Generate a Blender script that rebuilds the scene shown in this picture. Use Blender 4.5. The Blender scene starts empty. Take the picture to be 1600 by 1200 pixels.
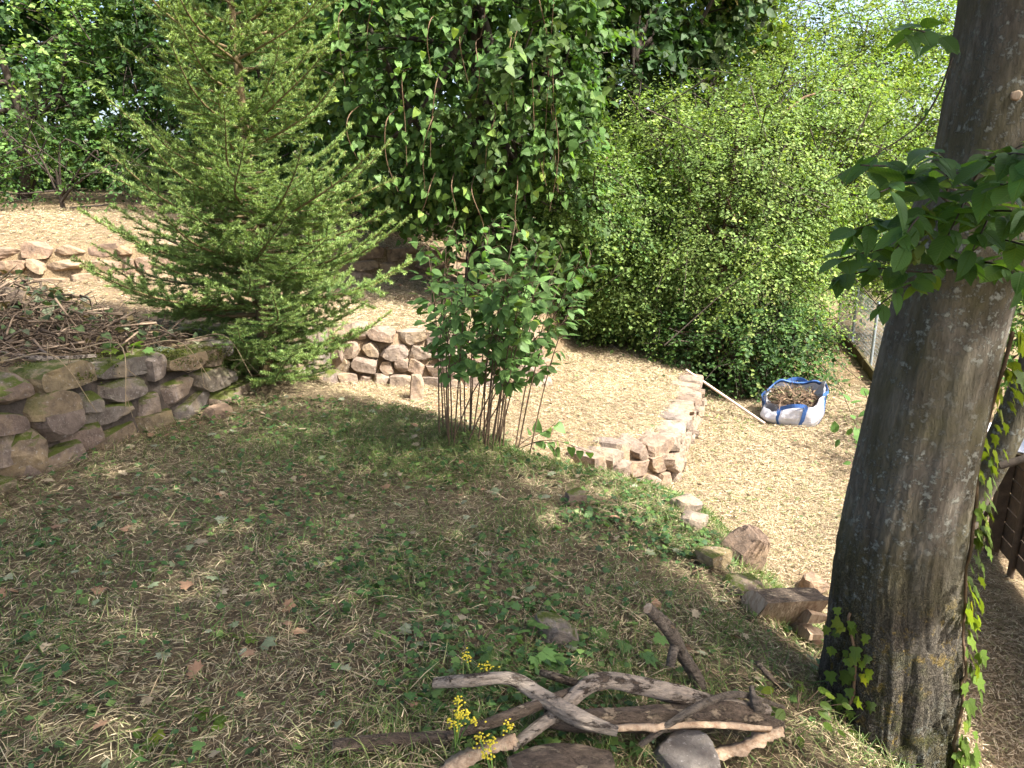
import bpy, bmesh, math, random
import numpy as np
from mathutils import Vector, Matrix

R_ = math.radians
rng = np.random.default_rng(11)
random.seed(11)
scene = bpy.context.scene
COL = scene.collection

# ------------------------------------------------------------------ camera, sky, sun, exposure
F_PX, PITCH = 1142.0, R_(15.0)
CAM = np.array([0.0, 0.0, 1.6])
cam_data = bpy.data.cameras.new('camera')
cam_data.sensor_width = 36.0
cam_data.lens = 36.0 * F_PX / 1600.0
cam_data.clip_start, cam_data.clip_end = 0.05, 2000
cam = bpy.data.objects.new('camera', cam_data)
COL.objects.link(cam)
cam.location = CAM
cam.rotation_euler = (R_(90) - PITCH, 0, 0)
scene.camera = cam

SUN_EL = R_(52)
SUN_H = np.array([0.86, -0.5]); SUN_H /= np.linalg.norm(SUN_H)
SUN = np.array([SUN_H[0]*math.cos(SUN_EL), SUN_H[1]*math.cos(SUN_EL), math.sin(SUN_EL)])
world = bpy.data.worlds.new('World'); scene.world = world
world.use_nodes = True
wn = world.node_tree
bg = wn.nodes['Background']
sky = wn.nodes.new('ShaderNodeTexSky')
sky.sky_type = 'NISHITA'; sky.sun_disc = False
sky.sun_elevation = SUN_EL
sky.sun_rotation = math.atan2(SUN_H[0], SUN_H[1])
sky.air_density = 0.8; sky.dust_density = 5.0; sky.ozone_density = 0.3
wn.links.new(sky.outputs[0], bg.inputs['Color'])
bg.inputs['Strength'].default_value = 0.15
sun_data = bpy.data.lights.new('sun', 'SUN')
sun_data.energy = 4.0; sun_data.angle = R_(0.55); sun_data.color = (1.0, 0.965, 0.91)
sun = bpy.data.objects.new('sun', sun_data); COL.objects.link(sun)
sun.rotation_euler = Vector(SUN).to_track_quat('Z', 'Y').to_euler()
sun.location = (8, -4, 14)
scene.view_settings.view_transform = 'Standard'
scene.view_settings.look = 'None'
scene.view_settings.exposure = 1.95
scene.view_settings.gamma = 1.0
scene.view_settings.use_curve_mapping = False
scene.render.engine = 'CYCLES'
try:
    scene.cycles.max_bounces = 8
    scene.cycles.diffuse_bounces = 4
    scene.cycles.transmission_bounces = 4
    scene.cycles.transparent_max_bounces = 8
    scene.cycles.caustics_reflective = False
    scene.cycles.caustics_refractive = False
    scene.cycles.use_denoising = True
except Exception:
    pass

# ------------------------------------------------------------------ numpy helpers
def _hash(ix, iy, iz, seed):
    n = (ix.astype(np.int64)*374761393 + iy.astype(np.int64)*668265263 + iz.astype(np.int64)*2147483647 + seed*974711) & 0x7fffffff
    n = ((n ^ (n >> 13)) * 1274126177) & 0x7fffffff
    n = n ^ (n >> 16)
    return (n & 0xffffff) / float(0xffffff)

def vnoise(p, seed=0):
    p = np.asarray(p, float)
    i = np.floor(p).astype(np.int64); f = p - i
    f = f*f*(3-2*f)
    out = 0
    for dx in (0, 1):
        for dy in (0, 1):
            for dz in (0, 1):
                w = (f[..., 0] if dx else 1-f[..., 0])*(f[..., 1] if dy else 1-f[..., 1])*(f[..., 2] if dz else 1-f[..., 2])
                out = out + w*_hash(i[..., 0]+dx, i[..., 1]+dy, i[..., 2]+dz, seed)
    return out

def fbm(p, seed=0, octv=4):
    p = np.asarray(p, float); a, s, o = 0.5, 0.0, 0.0
    for k in range(octv):
        o = o + a*vnoise(p*(2**k), seed+k*17); s += a; a *= 0.5
    return o/s

def noise2(x, y, scale, seed=0, octv=3):
    return fbm(np.stack([x*scale, y*scale, np.zeros_like(x)+0.37], -1), seed, octv)

def sstep(a, b, x):
    t = np.clip((x-a)/(b-a), 0, 1); return t*t*(3-2*t)

def norm(v):
    v = np.asarray(v, float)
    return v/np.maximum(np.linalg.norm(v, axis=-1, keepdims=True), 1e-9)

def sdist(x, y, pts):
    """signed distance to an open polyline; positive on its left."""
    x = np.asarray(x, float); y = np.asarray(y, float)
    best = np.full(x.shape, 1e9); sg = np.ones(x.shape)
    pts = np.asarray(pts, float)
    for a, b in zip(pts[:-1], pts[1:]):
        d = b-a; L2 = d@d
        t = np.clip(((x-a[0])*d[0]+(y-a[1])*d[1])/L2, 0, 1)
        ex = x-(a[0]+t*d[0]); ey = y-(a[1]+t*d[1])
        dd = np.hypot(ex, ey)
        cr = d[0]*(y-a[1])-d[1]*(x-a[0])
        m = dd < best-1e-9
        best = np.where(m, dd, best); sg = np.where(m, np.where(cr >= 0, 1.0, -1.0), sg)
    return best*sg

# ------------------------------------------------------------------ terrain: a near slope and four terraces held by dry stone walls
B0 = [(-6.5, -14), (-4.6, -2), (-2.95, 3.2), (-2.25, 5.65), (-2.75, 6.3), (-2.3, 7.2), (-1.95, 8.0), (-0.7, 8.05), (0.4, 8.6), (1.2, 11.5), (1.6, 30)]
CREST = [(-2.3, 6.6), (-0.79, 5.35), (-0.17, 4.5), (0.66, 4.35), (1.04, 4.1), (1.35, 3.4), (1.52, 3.05), (1.75, 2.0), (2.4, 0.8), (3.5, -1.5), (6, -12)]
W2L = [(0.5, 5.6), (1.1, 6.5), (1.66, 6.9), (2.57, 9.5), (2.95, 10.8), (3.4, 14), (5, 30)]
W4L = [(-30, 8.0), (-9, 9.2), (-5.3, 9.9), (-3, 11), (-1.0, 12.2), (0.2, 12.8), (3, 19)]

def z_near(x, y):
    return -0.2*np.maximum(x, 0)-0.45*np.maximum(x-1.1, 0) - 0.02*np.minimum(x, 0) - 0.03*np.maximum(y-2.0, 0)*0.8
def z_t0(x, y):
    return 0.638-0.1*np.clip(x, -4.2, 3)-0.09*np.minimum(y, 8)+0.03*np.maximum(y-8, 0)
def z_t1(x, y):
    return -0.55-0.09*(np.clip(x, -2, 4)+1.3)
def z_t2(x, y):
    return -1.25-0.0*x
def height(x, y, bumps=True):
    x = np.asarray(x, float); y = np.asarray(y, float)
    r = np.hypot(x, y)
    wob = (noise2(x, y, 1.7, 5)-0.5)*0.12
    far = sdist(x, y, CREST)          # + on the far side
    d2 = -sdist(x, y, W2L)            # + on the T2 side
    t1, t2 = z_t1(x, y), z_t2(x, y)
    zf = t1+(t2-t1)*sstep(-0.22, -0.12, d2)
    zn = z_near(x, y)
    z = zn+(zf-zn)*sstep(-0.05, 1.25, far+wob*1.5)
    d0 = sdist(x, y, B0)              # + on T0
    soft = sstep(0.2, 1.5, x)
    k0 = sstep(0.05-0.0*soft, 0.15+1.2*soft, d0)
    z = z+(z_t0(x, y)-z)*k0
    d4 = sdist(x, y, W4L)
    t3 = z_t0(x, y)+0.46-0.01*np.clip(x+6, 0, 6)+0.24*sstep(0.1, 1.3, d4)+0.03*np.maximum(d4, 0)
    z = z+(t3-z)*sstep(0.05, 0.16, d4)*sstep(3.2, 1.0, x)
    if bumps:
        z = z+((noise2(x, y, 1.3, 1)-0.5)*0.10+(noise2(x, y, 6.0, 2)-0.5)*0.035)*np.clip(1.4-r/40, 0.3, 1)
    return z
def H(x, y):
    return float(height(np.array([x]), np.array([y]))[0])

def ray(u, v):
    a, b = (u-800)/F_PX, (600-v)/F_PX
    return np.array([a, math.cos(PITCH)+b*math.sin(PITCH), -math.sin(PITCH)+b*math.cos(PITCH)])
def at_y(u, v, y):
    d = ray(u, v); return CAM+d*(y/d[1])
def on_ground(u, v, h=0.0, tmax=40):
    d = ray(u, v); t = np.arange(1.2, tmax, 0.02)
    P = CAM+d*t[:, None]
    g = height(P[:, 0], P[:, 1])+h
    k = np.argmax(P[:, 2] < g)
    if P[k, 2] >= g[k]: k = len(t)-1
    return P[k]

# ------------------------------------------------------------------ mesh building
class MB:
    def __init__(s): s.v = []; s.f = []; s.c = []; s.m = []; s.n = 0
    def add(s, v, f, col=None, mi=0):
        v = np.asarray(v, float)
        if len(v) == 0: return
        s.v.append(v)
        f = np.asarray(f, np.int64)
        s.f.append(f+s.n); s.m.append(np.full(len(f), mi))
        if col is None: col = (1, 1, 1)
        col = np.asarray(col, float)
        if col.ndim == 1: col = np.tile(col, (len(v), 1))
        s.c.append(col); s.n += len(v)
    def mesh(s, name, mats, smooth=True):
        me = bpy.data.meshes.new(name)
        V = np.concatenate(s.v)
        loops = np.concatenate([f.ravel() for f in s.f])
        cnt = np.concatenate([np.full(len(f), f.shape[1]) for f in s.f])
        st = np.concatenate([[0], np.cumsum(cnt)[:-1]])
        me.vertices.add(len(V)); me.vertices.foreach_set('co', V.astype(np.float32).ravel())
        me.loops.add(len(loops)); me.loops.foreach_set('vertex_index', loops.astype(np.int32))
        me.polygons.add(len(cnt)); me.polygons.foreach_set('loop_start', st.astype(np.int32))
        try: me.polygons.foreach_set('loop_total', cnt.astype(np.int32))
        except Exception: pass
        me.polygons.foreach_set('use_smooth', np.full(len(cnt), smooth))
        if not isinstance(mats, (list, tuple)): mats = [mats]
        for m in mats: me.materials.append(m)
        me.polygons.foreach_set('material_index', np.concatenate(s.m).astype(np.int32))
        at = me.color_attributes.new('Col', 'FLOAT_COLOR', 'POINT')
        C4 = np.ones((len(V), 4), np.float32); C4[:, :3] = np.concatenate(s.c)
        at.data.foreach_set('color', C4.ravel())
        me.update(calc_edges=True)
        return me
    def build(s, name, mats, parent=None, smooth=True):
        return link(name, s.mesh(name, mats, smooth), parent)

def link(name, me, parent=None, loc=None, rot=None, scale=None):
    o = bpy.data.objects.new(name, me); COL.objects.link(o)
    if loc is not None: o.location = loc
    if rot is not None: o.rotation_euler = rot
    if scale is not None: o.scale = scale if hasattr(scale, '__len__') else (scale,)*3
    if parent: o.parent = parent
    return o
def tag(o, label=None, cat=None, group=None, kind=None):
    if label: o['label'] = label
    if cat: o['category'] = cat
    if group: o['group'] = group
    if kind: o['kind'] = kind
    return o
def thing(name, loc, label, cat, group=None):
    return tag(link(name, None, None, tuple(map(float, loc))), label, cat, group)

def frames(P):
    P = np.asarray(P, float); T = norm(np.gradient(P, axis=0))
    ref = np.array([0, 0, 1.0]) if abs(T[0][2]) < 0.9 else np.array([1.0, 0, 0])
    X = norm(np.cross(ref, T[0])); Xs = []
    for t in T:
        X = norm(X-t*(X@t)); Xs.append(X)
    Xs = np.array(Xs); return T, Xs, np.cross(T, Xs)
def spline(P, n):
    P = np.asarray(P, float)
    if len(P) < 3:
        t = np.linspace(0, 1, n)[:, None]; return P[0]*(1-t)+P[-1]*t
    Q = np.vstack([2*P[0]-P[1], P, 2*P[-1]-P[-2]])
    out = []
    for s in np.linspace(0, len(P)-1-1e-6, n):
        i = int(s); t = s-i; a, b, c, d = Q[i:i+4]
        out.append(0.5*((2*b)+(c-a)*t+(2*a-5*b+4*c-d)*t*t+(-a+3*b-3*c+d)*t**3))
    return np.array(out)
def tube(mb, P, rad, segs=8, col=None, cap=True, rough=0.0, seed=0, nscale=8, ridge=0.0, mi=0, cap_mi=None, cap_col=None):
    P = np.asarray(P, float); n = len(P)
    rad = np.broadcast_to(np.asarray(rad, float), (n,))
    T, X, Y = frames(P)
    a = np.linspace(0, 2*np.pi, segs, endpoint=False)
    dirs = X[:, None]*np.cos(a)[None, :, None]+Y[:, None]*np.sin(a)[None, :, None]
    r = rad[:, None]*np.ones((1, segs))
    if rough:
        q = P[:, None]*nscale*0.35+dirs*1.3
        r = r*(1+rough*(fbm(q, seed, 3)-0.5)*2)
        if ridge:
            q2 = np.stack([np.cos(a)*4, np.sin(a)*4, a*0], -1)[None]+P[:, None]*nscale*0.25
            r = r*(1-ridge*np.exp(-6*np.abs(2*vnoise(q2, seed+9)-1)))
    V = (P[:, None]+dirs*r[..., None]).reshape(-1, 3)
    i = np.arange(n-1)[:, None]*segs; j = np.arange(segs)[None]; k = (j+1) % segs
    Fq = np.stack([i+j, i+k, i+segs+k, i+segs+j], -1).reshape(-1, 4)
    mb.add(V, Fq, col, mi)
    if cap:
        cm = mi if cap_mi is None else cap_mi
        for e, sgn in ((0, 1), (n-1, -1)):
            ring = V[e*segs:(e+1)*segs]
            c = P[e]-T[e]*sgn*rad[e]*0.06
            vv = np.vstack([ring, c[None]])
            ff = [(m_, segs, (m_+1) % segs)[::(1 if sgn > 0 else -1)] for m_ in range(segs)]
            mb.add(vv, np.array(ff), cap_col if cap_col is not None else col, cm)

def basis(axis, nrm):
    y = norm(axis); x = norm(np.cross(y, nrm)); z = np.cross(x, y)
    return np.stack([x, y, z], -1)
def scatter(mb, tv, tf, pos, rot, scl, col, mi=0):
    tv = np.asarray(tv, float); n, k = len(pos), len(tv)
    scl = np.asarray(scl, float)
    if scl.ndim == 1: s = scl[:, None, None]
    else: s = scl[:, None, :]
    V = np.einsum('nij,nkj->nki', rot, tv[None]*s)+pos[:, None]
    tf = np.asarray(tf)
    Fc = (tf[None]+(np.arange(n)*k)[:, None, None]).reshape(-1, tf.shape[1])
    mb.add(V.reshape(-1, 3), Fc, np.repeat(col, k, 0), mi)

# leaf outlines: stem at the origin, tip along +Y, upper side +Z
LEAF_LO = (np.array([[0, 0, 0], [0.30, 0.42, 0.08], [0, 1, -0.06], [-0.30, 0.42, 0.08]]), np.array([[0, 1, 2], [0, 2, 3]]))
def outline_leaf(half, droop=0.12, fold=0.12):
    """half: (width, y) pairs from base to tip; a midrib and two sides, quads."""
    half = np.array(half); n = len(half)
    mid = [[0, y, -droop*y*y] for w, y in half]
    rt = [[w, y-0.02, -droop*y*y+fold*w] for w, y in half]
    lt = [[-w, y-0.02, -droop*y*y+fold*w] for w, y in half]
    V = np.array(mid+rt+lt); f = []
    for i in range(n-1):
        f.append((i, n+i, n+i+1, i+1)); f.append((i, i+1, 2*n+i+1, 2*n+i))
    return V, np.array(f)
LEAF_OVAL = outline_leaf([(0.01, 0), (0.2, 0.12), (0.30, 0.35), (0.27, 0.58), (0.14, 0.82), (0.0, 1.0)])
LEAF_HEART = outline_leaf([(0.02, 0.06), (0.34, -0.02), (0.42, 0.2), (0.33, 0.5), (0.15, 0.8), (0.0, 1.0)], 0.2, 0.1)
LEAF_HORN = outline_leaf([(0.01, 0), (0.2, 0.08), (0.29, 0.28), (0.29, 0.5), (0.2, 0.76), (0.07, 0.93), (0.0, 1.02)], 0.15, 0.2)
LEAF_MID = outline_leaf([(0.06, 0.0), (0.37, 0.18), (0.31, 0.52), (0.0, 1.0)], 0.2, 0.12)
def lobed(pts, droop=0.1):
    V = [[0, 0.35, 0.03]]+[[x, y, -droop*(x*x+(y-.35)**2)] for x, y in pts]
    n = len(pts)
    return np.array(V), np.array([(0, 1+(i+1) % n, 1+i)[::-1] for i in range(n)])
LEAF_IVY = lobed([(0, 0), (0.22, -0.08), (0.5, 0.12), (0.3, 0.36), (0.42, 0.62), (0.16, 0.62), (0, 1.0), (-0.16, 0.62), (-0.42, 0.62), (-0.3, 0.36), (-0.5, 0.12), (-0.22, -0.08)])
LEAF_MAPLE = lobed([(0, 0), (0.16, -0.02), (0.45, -0.06), (0.4, 0.12), (0.62, 0.38), (0.42, 0.38), (0.46, 0.68), (0.2, 0.58), (0.12, 0.8), (0, 1.02), (-0.12, 0.8), (-0.2, 0.58), (-0.46, 0.68), (-0.42, 0.38), (-0.62, 0.38), (-0.4, 0.12), (-0.45, -0.06), (-0.16, -0.02)])

# ------------------------------------------------------------------ materials
def new_mat(name):
    m = bpy.data.materials.new(name); m.use_nodes = True
    nt = m.node_tree
    for n in list(nt.nodes): nt.nodes.remove(n)
    return m, nt, nt.nodes.new('ShaderNodeOutputMaterial')
class N:
    def __init__(s, nt): s.nt = nt
    def __call__(s, t, **kw):
        n = s.nt.nodes.new('ShaderNode'+t)
        for k, v in kw.items():
            if k.startswith('_'): setattr(n, k[1:], v)
        for k, v in kw.items():
            if k.startswith('_'): continue
            key = int(k[1:]) if k[0] == 'i' and k[1:].isdigit() else k.replace('__', ' ')
            sock = n.inputs[key]
            if isinstance(v, bpy.types.NodeSocket): s.nt.links.new(v, sock)
            else:
                if hasattr(v, '__len__') and len(v) == 3 and sock.type == 'RGBA': v = (*v, 1)
                sock.default_value = v
        return n
    def noise(s, vec, scale, detail=5, rough=0.6):
        return s('TexNoise', Vector=vec, Scale=scale, Detail=detail, Roughness=rough).outputs['Fac']
    def ramp(s, fac, stops, interp='LINEAR'):
        n = s('ValToRGB', Fac=fac); n.color_ramp.interpolation = interp
        e = n.color_ramp.elements
        while len(e) < len(stops): e.new(0.5)
        for el, (p, c) in zip(e, stops):
            el.position = p
            el.color = (*c, 1) if hasattr(c, '__len__') else (c, c, c, 1)
        return n.outputs['Color']
    def mix(s, fac, a, b, mode='MIX'):
        n = s.nt.nodes.new('ShaderNodeMix'); n.data_type = 'RGBA'; n.blend_type = mode
        for idx, v in ((0, fac), (6, a), (7, b)):
            if isinstance(v, bpy.types.NodeSocket): s.nt.links.new(v, n.inputs[idx])
            else: n.inputs[idx].default_value = (*v, 1) if hasattr(v, '__len__') and len(v) == 3 else v
        return n.outputs[2]
    def math(s, op, a, b=0.0):
        return s('Math', _operation=op, i0=a, i1=b).outputs[0]

def leaf_mat(name, col=None, trans=0.42, rough=0.55, var=0.35, spec=0.2, tint=(1.12, 1.18, 0.45)):
    """col None: colour from the mesh's own per-leaf attribute; else col varied per object."""
    m, nt, out = new_mat(name); n = N(nt)
    if col is None:
        base = n('Attribute', _attribute_name='Col').outputs['Color']
    else:
        rnd = n('ObjectInfo').outputs['Random']
        c = np.array(col)
        base = n.ramp(rnd, [(0.0, tuple(c*(1-var))), (0.5, tuple(c)), (0.85, tuple(c*(1+var))), (1.0, tuple(c*np.array([1.9, 1.4, 0.9])))])
    tc = n('TexCoord').outputs['Object']
    vein = None
    if col is not None:
        sp = n('SeparateXYZ', Vector=tc); ax_ = n.math('ABSOLUTE', sp.outputs['X'])
        wv = n.math('SINE', n.math('MULTIPLY', n.math('SUBTRACT', sp.outputs['Y'], n.math('MULTIPLY', ax_, 0.9)), 62.0))
        vein = n.math('MAXIMUM', n.ramp(wv, [(0.80, 0.0), (1.0, 1.0)]), n.ramp(ax_, [(0.0, 1.0), (0.022, 0.0)]))
        base = n.mix(n.math('MULTIPLY', vein, 0.4), base, n.mix(1.0, base, (1.9, 1.6, 1.3), 'MULTIPLY'))
        base = n.mix(n.ramp(n.noise(tc, 7, 6, 0.75), [(0.62, 0.0), (0.72, 0.7)]), base, (0.14, 0.12, 0.035))
    else:
        base = n.mix(n.math('MULTIPLY', n.noise(tc, 60, 3), 0.35), base, (0.03, 0.05, 0.01), 'MIX')
    tcol = n.mix(1.0, base, tint, 'MULTIPLY')
    pb = n('BsdfPrincipled', Base__Color=base, Roughness=rough)
    pb.inputs['Specular IOR Level'].default_value = spec
    if vein is not None:
        bb = n('Bump', Strength=0.6, Distance=0.01, Height=n.math('MULTIPLY', vein, -1.0)); nt.links.new(bb.outputs[0], pb.inputs['Normal'])
    tr = n('BsdfTranslucent', Color=tcol)
    mx = n('MixShader', Fac=trans, i1=pb.outputs[0], i2=tr.outputs[0])
    nt.links.new(mx.outputs[0], out.inputs[0])
    return m

def plain(name, col, rough=0.8, bump=None, var=0.0, spec=0.3, attr=False, nscale=20, dark=0.5, coord='Object', objvar=0.0):
    m, nt, out = new_mat(name); n = N(nt)
    tc = n('TexCoord').outputs[coord]
    c = n('Attribute', _attribute_name='Col').outputs['Color'] if attr else tuple(col)
    f = n.noise(tc, nscale, 6, 0.65)
    if not attr: base = n.mix(n.ramp(f, [(0.3, 0.0), (0.7, 1.0)]), tuple(np.array(col)*dark), col)
    else: base = n.mix(n.ramp(f, [(0.35, 0.35), (0.65, 0.0)]), c, (0.02, 0.015, 0.01))
    if objvar:
        base = n.mix(1.0, base, n.ramp(n('ObjectInfo').outputs['Random'], [(0, (1-objvar,)*3), (1, (1+objvar,)*3)]), 'MULTIPLY')
    pb = n('BsdfPrincipled', Base__Color=base, Roughness=rough)
    pb.inputs['Specular IOR Level'].default_value = spec
    if bump:
        b = n('Bump', Strength=bump[1], Distance=bump[2], Height=n.noise(tc, bump[0], 6, 0.7))
        nt.links.new(b.outputs[0], pb.inputs['Normal'])
    nt.links.new(pb.outputs[0], out.inputs[0])
    return m

def stone_mat(name, tones, moss=0.0, lichen=0.3, scale=9):
    m, nt, out = new_mat(name); n = N(nt)
    tc = n('NewGeometry').outputs['Position']; oi = n('ObjectInfo')
    off = n('VectorMath', _operation='ADD', i0=tc, i1=n('CombineXYZ', X=n.math('MULTIPLY', oi.outputs['Random'], 37.0), Y=n.math('MULTIPLY', oi.outputs['Random'], 91.0)).outputs[0]).outputs[0]
    k = len(tones)
    base = n.ramp(oi.outputs['Random'], [(i/(k-1), t) for i, t in enumerate(tones)])
    f = n.noise(off, scale, 8, 0.7)
    base = n.mix(n.ramp(f, [(0.32, 0.75), (0.6, 0.0)]), base, (0.06, 0.045, 0.035))
    base = n.mix(n.ramp(n.noise(off, scale*0.5, 4), [(0.5, 0.0), (0.75, 0.6)]), base, (0.30, 0.22, 0.11))
    sp = n.noise(off, scale*5, 5, 0.75)
    base = n.mix(n.ramp(sp, [(0.58, 0.0), (0.68, lichen)]), base, (0.42, 0.40, 0.37))
    if moss:
        g = n('NewGeometry'); nz = n('SeparateXYZ', Vector=g.outputs['Normal']).outputs['Z']
        mf = n.math('MULTIPLY', n.ramp(nz, [(0.35, 0.0), (0.75, 1.0)]), n.ramp(n.noise(off, 7.0, 6, 0.75), [(0.40, 0.0), (0.52, moss)]))
        base = n.mix(mf, base, (0.06, 0.075, 0.012))
    pb = n('BsdfPrincipled', Base__Color=base, Roughness=0.9)
    pb.inputs['Specular IOR Level'].default_value = 0.2
    b = n('Bump', Strength=0.9, Distance=0.025, Height=n.math('ADD', n.noise(off, scale*2, 9, 0.75), n.math('MULTIPLY', n('TexVoronoi', Vector=off, Scale=scale*1.6).outputs['Distance'], 0.5)))
    nt.links.new(b.outputs[0], pb.inputs['Normal'])
    nt.links.new(pb.outputs[0], out.inputs[0])
    return m

M = {}
M['leaf'] = leaf_mat('leaf_mixed')
M['needle'] = leaf_mat('needles', trans=0.25, rough=0.5, tint=(1.3, 1.2, 0.5))
M['shrub_leaf'] = leaf_mat('shrub_leaf', (0.13, 0.235, 0.065), 0.3, 0.45, 0.3)
M['vine_leaf'] = leaf_mat('vine_leaf', (0.13, 0.24, 0.065), 0.4, 0.42, 0.3)
M['horn_leaf'] = leaf_mat('hornbeam_leaf', (0.06, 0.13, 0.035), 0.5, 0.5, 0.3, tint=(1.6, 1.6, 0.45))
M['ivy_leaf'] = leaf_mat('ivy_leaf', (0.09, 0.15, 0.025), 0.45, 0.4, 0.35, tint=(1.6, 1.35, 0.4))
M['litter'] = plain('dry_litter', None, 0.85, attr=True, nscale=30)
M['green'] = leaf_mat('ground_leaves', None, 0.3, 0.5)
M['twig'] = plain('twig_wood', (0.16, 0.10, 0.055), 0.85, (40, 0.4, 0.01), nscale=25)
M['pale_stem'] = plain('pale_dry_stem', (0.36, 0.27, 0.16), 0.85, nscale=25)
M['dark_twig'] = plain('dark_twig', (0.055, 0.042, 0.03), 0.9, (40, 0.5, 0.01), nscale=25)
M['red_twig'] = plain('reddish_stem', (0.13, 0.085, 0.05), 0.7, nscale=30)
M['spruce_wood'] = plain('spruce_wood', (0.20, 0.145, 0.07), 0.85, (30, 0.5, 0.01), nscale=20)
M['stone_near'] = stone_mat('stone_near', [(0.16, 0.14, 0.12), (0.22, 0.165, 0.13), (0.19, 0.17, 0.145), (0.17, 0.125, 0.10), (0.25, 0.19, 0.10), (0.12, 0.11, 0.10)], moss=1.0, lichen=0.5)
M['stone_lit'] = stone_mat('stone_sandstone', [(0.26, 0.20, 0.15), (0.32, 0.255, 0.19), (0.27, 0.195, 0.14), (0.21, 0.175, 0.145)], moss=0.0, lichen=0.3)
M['stone_red'] = stone_mat('stone_red', [(0.30, 0.21, 0.135), (0.24, 0.165, 0.115), (0.33, 0.245, 0.155)], moss=0.0, lichen=0.2)
M['mortar'] = plain('mortar', (0.075, 0.06, 0.047), 0.95, (30, 0.8, 0.03), nscale=14)

M['soil_core'] = plain('dry_soil', (0.26, 0.185, 0.115), 0.95, (30, 0.8, 0.03), nscale=14)

def ground_mat():
    m, nt, out = new_mat('ground_soil'); n = N(nt)
    tc = n('TexCoord').outputs['Object']
    a = n('Attribute', _attribute_name='Col').outputs['Color']
    f = n.noise(tc, 9, 8, 0.75); g = n.noise(tc, 60, 6, 0.75)
    base = n.mix(n.ramp(f, [(0.35, 0.6), (0.62, 0.0)]), a, (0.045, 0.033, 0.02))
    base = n.mix(n.ramp(g, [(0.40, 0.75), (0.58, 0.0)]), base, (0.06, 0.043, 0.025))
    base = n.mix(n.ramp(n.noise(tc, 140, 3, 0.8), [(0.55, 0.0), (0.66, 0.8)]), base, n.mix(1.0, a, (1.35, 1.3, 1.15), 'MULTIPLY'))
    pb = n('BsdfPrincipled', Base__Color=base, Roughness=0.95); pb.inputs['Specular IOR Level'].default_value = 0.15
    b = n('Bump', Strength=1.0, Distance=0.03, Height=n.noise(tc, 45, 8, 0.8))
    nt.links.new(b.outputs[0], pb.inputs['Normal']); nt.links.new(pb.outputs[0], out.inputs[0])
    return m
M['ground'] = ground_mat()

def bark_mat():
    m, nt, out = new_mat('hornbeam_bark'); n = N(nt)
    tc = n('TexCoord').outputs['Object']
    mp = n('Mapping', Vector=tc, Scale=(1, 1, 0.22)).outputs[0]
    z = n('SeparateXYZ', Vector=tc).outputs['Z']
    low = n.ramp(n.math('ADD', n.math('MULTIPLY', z, 0.5), 0.3), [(0.30, 1.0), (0.75, 0.0)])   # rougher towards the foot
    st = n.noise(mp, 14, 8, 0.65); fine = n.noise(mp, 60, 7, 0.7)
    base = n.ramp(st, [(0.28, (0.045, 0.037, 0.027)), (0.48, (0.125, 0.107, 0.08)), (0.72, (0.205, 0.183, 0.148))])
    base = n.mix(n.ramp(fine, [(0.35, 0.6), (0.6, 0.0)]), base, (0.03, 0.024, 0.018))
    # olive algae film
    base = n.mix(n.ramp(n.noise(tc, 2.6, 4), [(0.42, 0.0), (0.62, 0.55)]), base, (0.075, 0.068, 0.022))
    # furrows of the old bark
    cr = n('TexVoronoi', _feature='DISTANCE_TO_EDGE', Vector=n('VectorMath', _operation='ADD', i0=n('Mapping', Vector=tc, Scale=(1, 1, 0.30)).outputs[0], i1=n('TexNoise', Vector=tc, Scale=9.0, Detail=5).outputs['Color']).outputs[0], Scale=22).outputs['Distance']
    furrow = n.math('MULTIPLY', n.ramp(cr, [(0.0, 1.0), (0.14, 0.0)]), low)
    base = n.mix(n.math('MULTIPLY', furrow, 0.85), base, (0.018, 0.014, 0.01))
    # pale lichen crusts, yellow lichen, moss
    l1 = n.noise(tc, 34, 9, 0.75); l1m = n.noise(tc, 2.0, 3)
    lf = n.math('MULTIPLY', n.ramp(l1, [(0.53, 0.0), (0.58, 0.85)]), n.ramp(l1m, [(0.40, 0.0), (0.56, 1.0)]))
    base = n.mix(lf, base, (0.27, 0.275, 0.23))
    l2 = n.noise(n('Mapping', Vector=tc, Location=(3, 7, 1)).outputs[0], 20, 7, 0.75)
    l2m = n.noise(n('Mapping', Vector=tc, Location=(5, 2, 4)).outputs[0], 2.6, 2)
    yf = n.math('MULTIPLY', n.math('MULTIPLY', n.ramp(l2, [(0.55, 0.0), (0.60, 0.9)]), n.ramp(l2m, [(0.46, 0.0), (0.58, 1.0)])), low)
    base = n.mix(yf, base, (0.33, 0.22, 0.03))
    ms = n.math('MULTIPLY', n.ramp(n.noise(n('Mapping', Vector=tc, Location=(1, 9, 4)).outputs[0], 7, 7, 0.75), [(0.52, 0.0), (0.62, 0.85)]), low)
    base = n.mix(ms, base, (0.055, 0.06, 0.012))
    pb = n('BsdfPrincipled', Base__Color=base, Roughness=0.88); pb.inputs['Specular IOR Level'].default_value = 0.2
    h = n.math('ADD', n.math('ADD', st, n.math('MULTIPLY', fine, 0.5)), n.math('MULTIPLY', furrow, -1.3))
    h = n.math('ADD', h, n.math('MULTIPLY', lf, 0.25))
    b = n('Bump', Strength=1.0, Distance=0.035, Height=h)
    nt.links.new(b.outputs[0], pb.inputs['Normal']); nt.links.new(pb.outputs[0], out.inputs[0])
    return m
M['bark'] = bark_mat()

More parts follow.
